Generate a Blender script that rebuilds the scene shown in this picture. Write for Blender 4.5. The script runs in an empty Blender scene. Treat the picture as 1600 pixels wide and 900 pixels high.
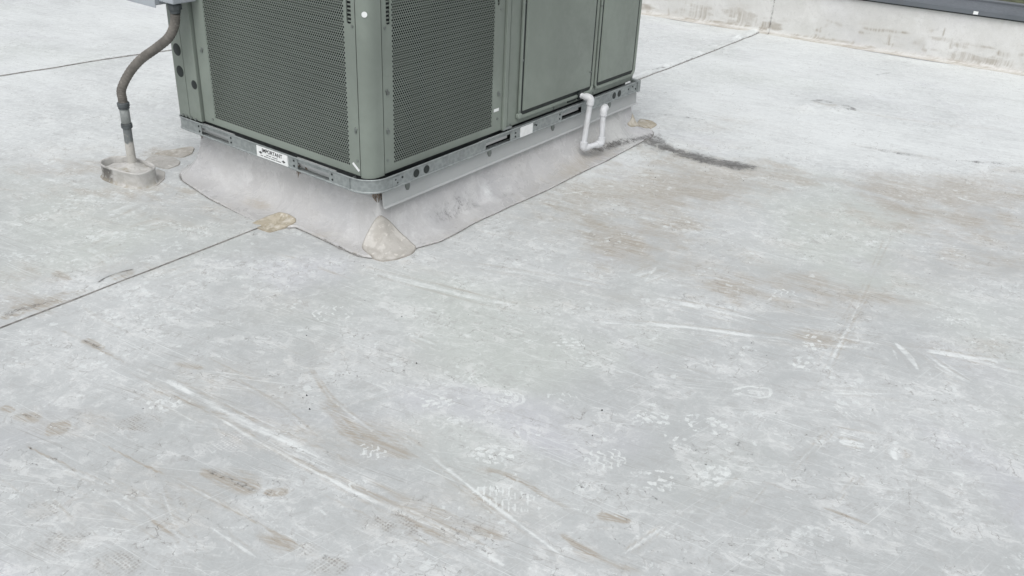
import bpy, bmesh, math, random
import numpy as np
from mathutils import Vector, Matrix

random.seed(7)
rng = np.random.default_rng(11)
scene = bpy.context.scene
COL = scene.collection

# ------------------------------------------------------------------ camera
cam_data = bpy.data.cameras.new('camera')
cam = bpy.data.objects.new('camera', cam_data)
COL.objects.link(cam)
yaw, pitch, roll = 0.6262490, 0.4918777, 0.0473707
F = Vector((math.cos(yaw)*math.cos(pitch), math.sin(yaw)*math.cos(pitch), -math.sin(pitch)))
Rg = Vector((math.sin(yaw), -math.cos(yaw), 0.0))
Up = Rg.cross(F)
R2 = math.cos(roll)*Rg + math.sin(roll)*Up
U2 = -math.sin(roll)*Rg + math.cos(roll)*Up
M = Matrix((R2, U2, -F)).transposed().to_4x4()
M.translation = Vector((-2.170369, -2.213358, 1.517962))
cam.matrix_world = M
cam_data.sensor_width = 36.0
cam_data.lens = 36.0*1443.056/1600.0
cam_data.clip_start = 0.05
cam_data.clip_end = 2000.0
scene.camera = cam

# ------------------------------------------------------------------ sky, sun, exposure
SUN_AZ = math.radians(203)      # direction towards the sun, measured from +X towards +Y
SUN_EL = math.radians(58)
world = bpy.data.worlds.new('World')
scene.world = world
world.use_nodes = True
wn = world.node_tree.nodes
wl = world.node_tree.links
wn.clear()
sky = wn.new('ShaderNodeTexSky')
sky.sky_type = 'NISHITA'
sky.sun_disc = False
sky.sun_elevation = SUN_EL
sky.sun_rotation = math.radians(90) - SUN_AZ
sky.dust_density = 4.0
sky.ozone_density = 1.0
hs = wn.new('ShaderNodeHueSaturation')
hs.inputs['Saturation'].default_value = 0.18
bg = wn.new('ShaderNodeBackground')
bg.inputs['Strength'].default_value = 0.15
wo = wn.new('ShaderNodeOutputWorld')
wl.new(sky.outputs[0], hs.inputs['Color'])
wl.new(hs.outputs[0], bg.inputs['Color'])
wl.new(bg.outputs[0], wo.inputs['Surface'])

sun_data = bpy.data.lights.new('sun', 'SUN')
sun_data.energy = 1.0
sun_data.angle = math.radians(50)
sun_data.color = (1.0, 0.985, 0.962)
sun = bpy.data.objects.new('sun', sun_data)
COL.objects.link(sun)
sd = Vector((math.cos(SUN_AZ)*math.cos(SUN_EL), math.sin(SUN_AZ)*math.cos(SUN_EL), math.sin(SUN_EL)))
sun.rotation_euler = sd.to_track_quat('Z', 'Y').to_euler()

vs = scene.view_settings
vs.view_transform = 'Standard'
vs.look = 'None'
vs.exposure = 0.10
vs.gamma = 1.0
scene.cycles.transparent_max_bounces = 16

# ------------------------------------------------------------------ measured marks on the roof (metres)
LIGHT_STROKES = [
 ([(-1.001,0.018),(-0.974,-0.205),(-0.958,-0.466),(-0.928,-0.684),(-0.92,-0.841)],0.0225,0.9),
 ([(-0.971,-0.78),(-0.966,-0.91),(-0.937,-1.102),(-0.928,-1.26),(-0.921,-1.381)],0.0212,0.75),
 ([(-0.997,-0.366),(-0.988,-0.655),(-0.968,-0.889),(-0.967,-0.997)],0.0118,0.8),
 ([(-0.725,-0.762),(-0.741,-0.927),(-0.791,-1.208),(-0.832,-1.483)],0.0097,0.7),
 ([(-0.729,-0.515),(-0.757,-0.697),(-0.781,-0.908)],0.0087,0.55),
 ([(-0.687,-0.387),(-0.747,-0.637),(-0.781,-0.817)],0.0084,0.4),
 ([(-0.753,-0.993),(-0.806,-1.259),(-0.856,-1.439)],0.0074,0.4),
 ([(-0.129,-0.027),(-0.102,-0.139),(-0.047,-0.352),(0.004,-0.561),(0.054,-0.756)],0.03,0.7),
 ([(0.093,-0.182),(0.177,-0.368),(0.25,-0.548),(0.32,-0.715),(0.364,-0.878)],0.0244,0.55),
 ([(0.086,-0.824),(0.159,-0.964),(0.262,-1.107),(0.358,-1.29),(0.449,-1.449),(0.539,-1.607),(0.629,-1.722)],0.0208,0.95),
 ([(0.368,-0.925),(0.438,-1.113),(0.503,-1.338)],0.023,0.95),
 ([(0.502,-1.381),(0.569,-1.563),(0.629,-1.722)],0.0175,0.6),
 ([(0.617,-1.725),(0.715,-1.897),(0.722,-2.084)],0.0217,0.9),
 ([(0.666,-1.812),(0.808,-2.068)],0.0164,0.8),
 ([(0.663,-1.701),(0.585,-1.775),(0.523,-1.82)],0.0187,0.85),
 ([(0.652,-1.796),(0.588,-1.891),(0.553,-1.983)],0.0247,0.8),
 ([(0.02,-1.195),(0.056,-1.274),(0.082,-1.357)],0.0182,0.8),
 ([(0.167,-1.554),(0.268,-1.682),(0.33,-1.775),(0.377,-1.83)],0.0202,0.8),
 ([(0.05,-1.731),(0.082,-1.801),(0.105,-1.872)],0.0282,1),
 ([(0.012,-1.749),(0.045,-1.822)],0.0211,0.9),
 ([(0.09,-1.88),(0.028,-1.907)],0.0274,0.9),
 ([(1.602,-1.416),(1.134,-1.483),(0.545,-1.571)],0.0092,0.5),
 ([(0.986,-1.522),(0.606,-1.562),(0.318,-1.604),(0.137,-1.624)],0.0094,0.5),
 ([(0.085,-1.728),(-0.191,-1.7)],0.0052,0.6),
 ([(-0.277,-1.675),(-0.455,-1.67)],0.0047,0.5),
 ([(-0.089,-1.849),(-0.237,-1.835)],0.0039,0.5),
 ([(-0.074,-1.563),(-0.168,-1.604),(-0.267,-1.618),(-0.375,-1.597)],0.0081,0.45),
 ([(-0.286,-1.626),(-0.45,-1.599),(-0.561,-1.57)],0.0176,0.5),
 ([(-0.565,-1.555),(-0.748,-1.515)],0.0066,0.8),
 ([(-0.47,-1.575),(-0.711,-1.553)],0.0125,0.5),
 ([(-1.383,-0.126),(-1.363,-0.287),(-1.339,-0.428),(-1.331,-0.612),(-1.331,-0.71),(-1.371,-0.845)],0.0078,0.6),
 ([(-1.221,-0.502),(-1.209,-0.638),(-1.196,-0.741),(-1.192,-0.828)],0.007,0.55),
 ([(-1.256,-0.527),(-1.324,-0.687)],0.0054,0.5),
 ([(-1.267,-0.728),(-1.26,-0.911)],0.0093,0.7),
 ([(-1.447,-0.335),(-1.457,-0.477),(-1.454,-0.577)],0.0086,0.5),
 ([(-0.864,-0.233),(-0.847,-0.45),(-0.889,-0.69),(-0.917,-0.837)],0.0081,0.5),
 ([(-0.336,-0.483),(-0.325,-0.607)],0.013,0.7),
 ([(0.478,-0.826),(0.615,-0.857)],0.0268,0.8),
 ([(0.464,-0.869),(0.618,-0.914)],0.0235,0.8),
 ([(0.3,-0.785),(0.481,-0.859)],0.037,0.35),
 ([(0.743,-1.687),(0.929,-1.803),(1.013,-2.028)],0.0353,0.3),
 ([(0.138,-1.174),(0.386,-1.185)],0.0105,0.2),
 ([(0.18,-0.65),(0.283,-0.924),(0.371,-1.168)],0.0719,0.22),
 ([(-0.358,0.585),(-0.24,0.291),(-0.185,0.013)],0.0462,0.3),
 ([(-0.474,0.989),(-0.306,1.012)],0.0438,0.7),
 ([(-0.442,0.909),(-0.337,0.951)],0.044,0.55),
 ([(-0.474,0.797),(-0.326,0.783)],0.0508,0.6),
 ([(-0.688,0.763),(-0.537,0.781)],0.0485,0.5),
 ([(-0.677,0.6),(-0.657,0.691),(-0.652,0.802)],0.0222,0.55),
 ([(-0.715,0.605),(-0.531,0.669)],0.0358,0.5),
 ([(-0.68,0.387),(-0.471,0.392)],0.0308,0.5),
 ([(-0.938,0.61),(-0.769,0.666)],0.0545,0.3),
 ([(-0.062,-1.665),(-0.181,-1.651)],0.0054,0.4),
 ([(1.075,-1.766),(1.18,-1.996)],0.0256,0.4),
 ([(1.024,-1.415),(0.78,-1.433)],0.0092,0.3),
 ([(0.595,-0.447),(1.041,-0.564)],0.0452,0.25),
 ([(0.315,-0.225),(0.643,-0.321)],0.0509,0.2),
 ([(2.85,0.495),(3.307,0.495),(3.853,0.487),(4.34,0.493)],0.0449,0.8),
 ([(4.659,-0.588),(4.716,-0.83),(4.772,-1.067)],0.0797,0.9),
 ([(-1.525,-0.569),(-1.361,-0.798)],0.0375,0.1),
 ([(0.145,-2.037),(0.321,-2.161)],0.0282,0.15),
 ([(-0.56,-1.766),(-0.257,-1.866)],0.0086,0.35),
 ([(-0.635,-1.707),(-0.327,-1.747),(0.007,-1.791)],0.0049,0.4),
 ([(1.132,-1.795),(0.912,-1.849)],0.006,0.4),
 ([(1.138,-1.837),(0.935,-1.888)],0.006,0.4),
 ([(1.177,-1.882),(0.957,-1.932)],0.0059,0.35),
 ([(1.149,-1.919),(0.954,-1.961)],0.0059,0.3),
 ([(-0.564,-0.851),(-0.585,-1.005),(-0.603,-1.306)],0.0095,0.25),
 ([(-0.252,0.241),(-0.233,-0.286),(-0.25,-0.582)],0.0174,0.2),
]
BROWN_STROKES = [
 ([(-1.03,0.34),(-1.011,0.22),(-0.999,0.069),(-0.993,-0.002)],0.0151,0.7),
 ([(-1.011,0.226),(-1.003,0.123)],0.037,0.8),
 ([(-0.9,0.424),(-0.906,0.306),(-0.897,0.129)],0.0103,0.5),
 ([(-1.378,-0.132),(-1.373,-0.186),(-1.358,-0.263),(-1.357,-0.333)],0.0071,0.8),
 ([(-1.255,-0.265),(-1.237,-0.419),(-1.225,-0.508)],0.0057,0.7),
 ([(-1.209,-0.638),(-1.194,-0.75),(-1.183,-0.905),(-1.171,-0.966)],0.0068,0.7),
 ([(-1.337,-0.571),(-1.339,-0.685),(-1.344,-0.732)],0.0075,0.7),
 ([(-1.148,-0.543),(-1.134,-0.643),(-1.122,-0.731)],0.0659,0.8),
 ([(-1.114,-0.733),(-1.067,-0.782)],0.0235,0.7),
 ([(-1.315,-0.111),(-1.265,-0.153)],0.0582,0.75),
 ([(-1.334,0.015),(-1.286,-0.059)],0.0378,0.7),
 ([(-1.338,0.074),(-1.329,0.023)],0.0248,0.6),
 ([(-1.208,-0.825),(-1.192,-0.947)],0.0406,0.6),
 ([(-0.907,-0.08),(-0.872,-0.183)],0.0235,0.5),
 ([(-0.716,-1.036),(-0.677,-1.161),(-0.684,-1.265),(-0.681,-1.357)],0.02,0.7),
 ([(-0.75,-0.539),(-0.805,-0.746),(-0.775,-0.947)],0.0478,0.5),
 ([(-0.663,-0.388),(-0.727,-0.566),(-0.745,-0.685)],0.0208,0.45),
 ([(-0.657,-1.397),(-0.619,-1.481)],0.0315,0.9),
 ([(-0.765,-1.359),(-0.772,-1.504),(-0.753,-1.593)],0.0349,0.65),
 ([(-0.924,-0.867),(-0.895,-1.136),(-0.865,-1.304)],0.028,0.45),
 ([(-0.995,-0.564),(-0.964,-0.819),(-0.936,-1.051)],0.0207,0.45),
 ([(-0.959,-0.989),(-0.956,-1.226)],0.0144,0.35),
 ([(-0.986,-0.357),(-0.968,-0.424)],0.0099,0.5),
 ([(-0.75,0.502),(-0.644,0.497)],0.0458,0.5),
 ([(-1.091,0.559),(-0.984,0.525),(-0.829,0.487)],0.0584,0.7),
 ([(-1.11,0.52),(-1.035,0.508)],0.0345,0.8),
 ([(-0.834,0.595),(-0.839,0.707)],0.0359,0.5),
 ([(3.068,-0.487),(3.155,-0.626)],0.0663,0.8),
 ([(3.105,-0.644),(3.192,-1.015),(3.409,-1.569)],0.0521,0.5),
 ([(2.518,-0.855),(2.569,-1.102),(2.64,-1.364)],0.0745,0.5),
 ([(1.87,-1.146),(1.822,-1.36),(1.79,-1.477)],0.0853,0.5),
 ([(-0.28,-1.81),(-0.27,-1.903),(-0.267,-1.941)],0.0099,0.8),
 ([(-0.276,-1.666),(-0.277,-1.751)],0.0076,0.5),
 ([(0.807,-0.171),(0.812,-0.363),(0.784,-0.566)],0.0503,0.45),
 ([(1.487,-0.025),(1.419,-0.228)],0.0735,0.6),
 ([(-0.256,0.381),(-0.224,0.171),(-0.193,-0.124)],0.0164,0.45),
 ([(-1.031,-0.139),(-0.983,-0.361)],0.0122,0.35),
 ([(0.464,-1.399),(0.531,-1.568)],0.0683,0.4),
 ([(1.487,-0.025),(1.754,-0.063),(1.778,-0.25),(1.769,-0.498),(1.867,-0.749),(2.008,-1.007)],0.2355,0.7),
 ([(1.736,-0.413),(1.792,-0.718),(1.865,-1.029)],0.1211,0.6),
 ([(1.294,-0.419),(1.366,-0.605),(1.47,-0.771)],0.0923,0.6),
 ([(-0.64,-0.362),(-0.641,-0.249)],0.0111,0.5),
 ([(-0.716,-1.068),(-0.698,-1.116)],0.0146,0.5),
]
SOOT_STROKES = [
 ([(1.502,-0.015),(1.664,-0.025),(1.805,-0.033),(1.863,-0.093),(1.82,-0.227),(1.798,-0.363),(1.793,-0.486),(1.823,-0.606),(1.888,-0.724)],0.0681,1.0),
 ([(1.798,-0.311),(1.793,-0.486),(1.823,-0.606),(1.856,-0.689)],0.097,0.55),
 ([(1.692,-0.026),(1.858,-0.059),(1.84,-0.18)],0.1183,0.7),
 ([(1.663,0.031),(1.721,-0.083)],0.0776,0.45),
 ([(1.82,0.109),(1.767,0.035)],0.0083,0.9),
 ([(1.807,-0.513),(1.834,-0.715)],0.0867,0.35),
 ([(1.823,-0.023),(1.846,-0.213)],0.1303,0.4),
 ([(3.081,-0.482),(3.175,-0.523),(3.166,-0.584)],0.0523,0.6),
 ([(3.123,-0.645),(3.137,-0.745)],0.0528,0.7),
 ([(-0.796,0.504),(-0.725,0.523),(-0.659,0.513),(-0.646,0.506)],0.0108,0.9),
 ([(-1.099,0.543),(-1.025,0.527),(-0.966,0.518)],0.0219,0.4),
 ([(-0.736,0.486),(-0.675,0.488)],0.0263,0.3),
 ([(-1.161,-0.997),(-1.172,-1.014)],0.0083,0.7),
 ([(2.682,-1.637),(2.759,-1.694)],0.0376,0.5),
 ([(2.552,-1.139),(2.569,-1.197)],0.0314,0.4),
 ([(4.013,-0.552),(4.194,-0.62)],0.0221,0.5),
 ([(2.526,-0.919),(2.562,-1.136),(2.61,-1.279)],0.0317,0.35),
 ([(2.664,-1.388),(2.744,-1.55),(2.872,-1.672)],0.038,0.4),
 ([(2.227,0.156),(2.308,-0.038),(2.377,-0.235)],0.0351,0.3),
 ([(2.997,0.557),(3.201,0.531)],0.0299,0.5),
 ([(0.904,3.19),(0.99,3.153)],0.0481,0.3),
]
STAINS = [
 (0.92,-0.482,0.237,-0.258,-0.286,-0.176,0.6),
 (1.532,-0.419,0.252,-0.266,-0.119,-0.064,0.6),
 (1.308,-0.378,0.201,-0.214,-0.137,-0.079,0.6),
 (1.638,-0.786,0.184,-0.197,-0.104,-0.046,0.4),
 (1.993,-0.352,0.208,-0.216,-0.089,-0.045,0.35),
 (2.419,-1.621,0.196,-0.209,-0.198,-0.043,0.5),
 (1.583,-1.3,0.227,-0.248,-0.163,-0.054,0.35),
 (1.015,-0.228,0.154,-0.165,-0.135,-0.09,0.45),
 (1.445,-0.69,0.219,-0.235,-0.153,-0.075,0.4),
 (2.225,-1.527,0.338,-0.363,-0.255,-0.063,0.4),
 (1.295,-1.639,0.253,-0.283,-0.172,-0.047,0.25),
 (0.733,-0.852,0.199,-0.22,-0.148,-0.08,0.4),
 (-0.158,0.737,0.134,-0.146,-0.117,-0.155,0.35),
 (-0.162,1.699,0.229,-0.239,-0.088,-0.15,0.4),
 (-0.374,0.972,0.198,-0.215,-0.085,-0.131,0.25),
 (-0.443,-0.049,0.152,-0.172,-0.087,-0.1,0.2),
 (1.38,-0.566,0.179,-0.192,-0.179,-0.094,0.6),
 (1.267,-0.499,0.118,-0.126,-0.106,-0.059,0.5),
 (0.773,-1.318,0.233,-0.263,-0.122,-0.049,0.62),
 (0.749,-1.107,0.144,-0.161,-0.125,-0.058,0.35),
 (2.0,-1.501,0.263,-0.284,-0.33,-0.087,0.52),
 (1.737,-1.794,0.165,-0.182,-0.409,-0.087,0.42),
 (2.139,-1.264,0.257,-0.274,-0.153,-0.046,0.45),
 (0.495,-1.496,0.098,-0.113,-0.055,-0.021,0.4),
 (1.266,-0.808,0.113,-0.123,-0.14,-0.067,0.3),
 (0.585,-0.688,0.098,-0.109,-0.141,-0.087,0.4),
 (0.801,-0.673,0.138,-0.152,-0.126,-0.073,0.45),
 (0.795,-1.518,0.182,-0.206,-0.092,-0.032,0.3),
 (-0.274,1.56,0.164,-0.174,-0.057,-0.098,0.6),
 (-0.238,1.116,0.148,-0.158,-0.047,-0.071,0.7),
 (0.127,1.396,0.088,-0.092,-0.054,-0.078,0.75),
 (-0.504,1.401,0.153,-0.164,-0.069,-0.126,0.35),
 (-0.93,0.704,0.096,-0.108,-0.081,-0.152,0.4),
 (-1.032,0.554,0.078,-0.089,-0.037,-0.071,0.5),
 (-0.669,0.554,0.086,-0.096,-0.038,-0.06,0.3),
 (-0.781,-0.817,0.097,-0.115,-0.078,-0.076,0.4),
 (-0.892,-0.326,0.138,-0.161,-0.099,-0.128,0.25),
 (-1.277,-0.105,0.096,-0.113,-0.033,-0.057,0.35),
 (-1.293,-0.555,0.105,-0.126,-0.066,-0.098,0.3),
 (-0.004,-0.189,0.137,-0.153,-0.059,-0.055,0.2),
 (0.658,-0.149,0.108,-0.117,-0.084,-0.064,0.3),
 (2.746,-1.667,0.079,-0.083,-0.06,-0.012,0.9),
 (-0.878,-1.121,0.156,-0.187,-0.068,-0.058,0.3),
 (-0.956,-0.568,0.097,-0.114,-0.054,-0.064,0.3),
 (-0.553,-0.462,0.175,-0.202,-0.075,-0.077,0.15),
 (2.672,-0.209,0.239,-0.241,-0.16,-0.075,0.25),
 (2.277,-0.132,0.225,-0.229,-0.162,-0.084,0.3),
 (2.501,-0.439,0.252,-0.257,-0.148,-0.065,0.3),
 (2.962,-0.585,0.162,-0.163,-0.096,-0.036,0.3),
 (-0.33,1.317,0.105,-0.112,-0.038,-0.063,0.45),
 (1.031,-1.645,0.095,-0.107,-0.091,-0.027,0.35),
 (1.263,0.083,0.126,-0.133,-0.142,-0.1,0.4),
 (0.821,-1.931,0.128,-0.147,-0.061,-0.014,0.3),
 (0.197,-0.773,0.175,-0.198,-0.076,-0.05,0.25),
 (1.093,-1.083,0.209,-0.231,-0.079,-0.034,0.2),
]
PRINTS = [
 (-1.14,-0.266,'hexd',0.125,0.085,-50,0.9),
 (-1.038,-0.514,'hexl',0.11,0.08,-70,0.6),
 (-1.513,-0.522,'hexd',0.12,0.08,-40,0.6),
 (-1.462,-0.676,'hexd',0.11,0.08,-60,0.7),
 (-1.476,-0.387,'hexd',0.09,0.07,-50,0.6),
 (-0.984,-1.055,'hexd',0.125,0.075,-65,0.95),
 (-0.677,-0.788,'hexl',0.1,0.06,-110,0.7),
 (-1.177,-1.035,'hexd',0.09,0.06,-50,0.9),
 (-1.061,-0.741,'hexd',0.05,0.04,-50,0.5),
 (-0.404,-0.943,'sole',0.115,0.075,-59,0.9),
 (-0.638,-1.069,'lug',0.12,0.08,-70,0.9),
 (-0.546,-0.801,'lug',0.13,0.08,-29,0.55),
 (-0.586,-0.894,'ring',0.05,0.04,-50,0.7),
 (-0.466,-1.305,'zig',0.12,0.1,-30,0.6),
 (-0.461,-1.444,'lug',0.13,0.1,-65,0.75),
 (-0.229,-1.313,'lug',0.13,0.08,-40,0.65),
 (-0.75,-1.197,'fern',0.17,0.09,-70,0.7),
 (0.088,-1.477,'oval',0.135,0.07,-49,0.95),
 (-0.156,-1.444,'lug',0.13,0.09,-85,0.9),
 (-0.292,-1.436,'ring',0.06,0.045,-50,0.5),
 (-0.345,-1.556,'lug',0.12,0.08,-20,0.6),
 (0.478,-1.507,'lug',0.11,0.075,21,0.85),
 (0.343,-1.524,'lug',0.09,0.06,-9,0.8),
 (0.734,-1.31,'zig',0.1,0.08,-48,0.6),
 (-0.395,-1.831,'blot',0.12,0.075,-50,0.85),
 (-0.492,-1.728,'blot',0.11,0.07,-50,0.55),
 (-0.166,-2.244,'blot',0.1,0.08,-50,0.7),
 (1.325,-1.791,'blot',0.07,0.05,-48,0.6),
 (-0.65,1.181,'hexd',0.13,0.09,-47,0.4),
 (-0.637,1.158,'lug',0.12,0.08,-47,0.6),
 (-1.054,-0.231,'lug',0.09,0.06,-49,0.5),
 (-1.026,-0.255,'lug',0.07,0.05,-89,0.6),
 (-0.303,-1.061,'fern',0.1,0.05,-49,0.4),
 (0.929,-1.803,'zig',0.12,0.1,-49,0.4),
 (-0.831,-0.82,'zig',0.1,0.06,-80,0.5),
 (-0.949,-0.893,'zig',0.08,0.05,-70,0.5),
 (-0.019,-1.583,'hexl',0.1,0.07,-50,0.5),
 (0.186,-1.729,'fern',0.12,0.08,-50,0.3),
 (-0.654,-0.235,'hexl',0.12,0.07,-49,0.35),
 (0.418,-0.736,'blot',0.16,0.12,-48,0.45),
 (-0.095,-0.991,'blot',0.15,0.09,-49,0.25),
 (-0.404,-0.221,'zig',0.14,0.12,-49,0.55),
 (-0.489,-0.425,'blot',0.2,0.12,-49,0.25),
 (-0.485,-0.066,'blot',0.1,0.05,-49,0.6),
 (-0.049,-0.913,'lug',0.12,0.07,-49,0.35),
 (-0.248,-1.403,'lug',0.09,0.06,-50,0.5),
 (-0.096,-0.847,'blot',0.12,0.06,-49,0.3),
 (-0.386,-0.543,'blot',0.16,0.08,-49,0.2),
 (-0.709,-1.617,'blot',0.1,0.06,-50,0.4),
 (-0.388,-0.812,'zig',0.1,0.07,-49,0.3),
 (-0.317,0.641,'fern',0.12,0.1,-48,0.35),
 (-0.251,0.613,'fern',0.1,0.1,-88,0.35),
 (-0.991,-0.61,'hexl',0.1,0.07,-50,0.4),
 (-1.175,-0.961,'hexd',0.08,0.05,-50,0.4),
 (1.282,-1.112,'blot',0.3,0.2,-48,0.18),
 (0.384,-0.038,'blot',0.2,0.1,-48,0.15),
]
CRACK_SPOTS = [
 (-0.592,-1.411,0.111),
 (-1.104,-0.745,0.092),
 (-1.215,-0.718,0.089),
 (-0.561,-1.465,0.063),
 (-0.247,-1.489,0.104),
 (-0.192,-1.638,0.069),
 (-1.33,-0.288,0.094),
 (-0.685,-0.467,0.147),
 (-0.603,-1.306,0.097),
 (-1.126,-0.192,0.102),
 (-0.684,-1.554,0.089),
 (-0.324,-1.482,0.085),
 (-0.432,-0.812,0.112),
 (-0.883,-1.044,0.124),
 (-0.599,-1.657,0.09),
 (-1.39,-0.217,0.062),
 (-1.119,-0.832,0.075),
 (-0.88,-0.822,0.097),
]
WALL_STROKES = [
 ([(1.676,0.151),(1.766,0.146),(1.918,0.152),(2.024,0.155)],0.0165,0.9),
 ([(1.661,0.113),(1.759,0.114)],0.0165,0.6),
 ([(1.878,0.137),(1.881,0.065)],0.0132,0.7),
 ([(1.842,0.059),(1.947,0.063)],0.0099,0.7),
 ([(2.036,0.104),(2.136,0.097)],0.033,0.45),
 ([(2.109,0.066),(2.152,0.064)],0.0165,0.5),
 ([(2.287,0.174),(2.293,0.087)],0.0132,0.6),
 ([(2.219,0.232),(2.224,0.164)],0.0066,0.5),
 ([(2.34,0.143),(2.462,0.141),(2.582,0.139)],0.0132,0.6),
 ([(2.571,0.124),(2.67,0.106)],0.0264,0.6),
 ([(2.703,0.129),(2.742,0.127)],0.0231,0.5),
 ([(2.119,0.2),(2.161,0.202)],0.0198,0.3),
 ([(0.291,0.081),(0.372,0.073)],0.0198,0.5),
 ([(1.348,0.074),(1.472,0.148)],0.0198,0.3),
 ([(0.944,0.031),(1.015,0.052)],0.0396,0.9),
 ([(1.02,0.024),(1.496,0.032),(2.036,0.014),(2.774,0.012)],0.0165,0.5),
 ([(-0.001,0.01),(0.511,0.025),(0.994,0.034)],0.0165,0.6),
 ([(0.209,0.089),(0.222,-0.008)],0.0099,0.4),
 ([(1.422,0.168),(1.565,0.143)],0.0165,0.4),
 ([(0.659,0.08),(0.639,0.043)],0.0198,0.3),
 ([(1.345,0.087),(1.417,0.075)],0.0165,0.5),
 ([(1.651,-0.05),(1.649,0.065)],0.0132,0.25),
]
PATCH = {
 'corner':[(0.059,0.027),(0.074,0.018),(0.098,0.012),(0.12,-0.004),(0.14,-0.041),(0.133,-0.099),(0.088,-0.118),(0.022,-0.109),(-0.029,-0.081),(-0.036,-0.046),(-0.034,-0.018),(-0.025,0.02),(-0.012,0.044),(0.022,0.055),(0.044,0.046)],
 'tan':[(-0.137,0.524),(-0.144,0.462),(-0.138,0.41),(-0.078,0.399),(-0.03,0.384),(-0.015,0.396),(-0.012,0.449),(-0.018,0.494),(-0.05,0.519)],
 'rear':[(1.85,0.002),(2.111,0.089),(2.127,0.027),(2.09,-0.029),(2.031,-0.035),(1.929,-0.026),(1.837,-0.012),(1.81,0.0)],
 'left1':[(-0.018,1.281),(-0.006,1.243),(0.059,1.252),(0.089,1.284),(0.096,1.361),(0.071,1.411),(0.022,1.426),(-0.019,1.399),(-0.022,1.332)],
 'left2':[(0.066,1.453),(0.094,1.387),(0.123,1.319),(0.183,1.33),(0.237,1.386),(0.236,1.413),(0.169,1.432),(0.115,1.451)],
 'left3':[(-0.182,1.141),(-0.146,1.113),(-0.082,1.156),(-0.032,1.224),(-0.035,1.276),(-0.063,1.262),(-0.115,1.185)],
}
FLEX = [(-0.155, 1.258, 0.339), (-0.139, 1.266, 0.382), (-0.123, 1.232, 0.452), (-0.107, 1.16, 0.518), (-0.092, 1.071, 0.574), (-0.076, 0.999, 0.626), (-0.06, 0.972, 0.677), (-0.06, 0.956, 0.726)]


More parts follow.
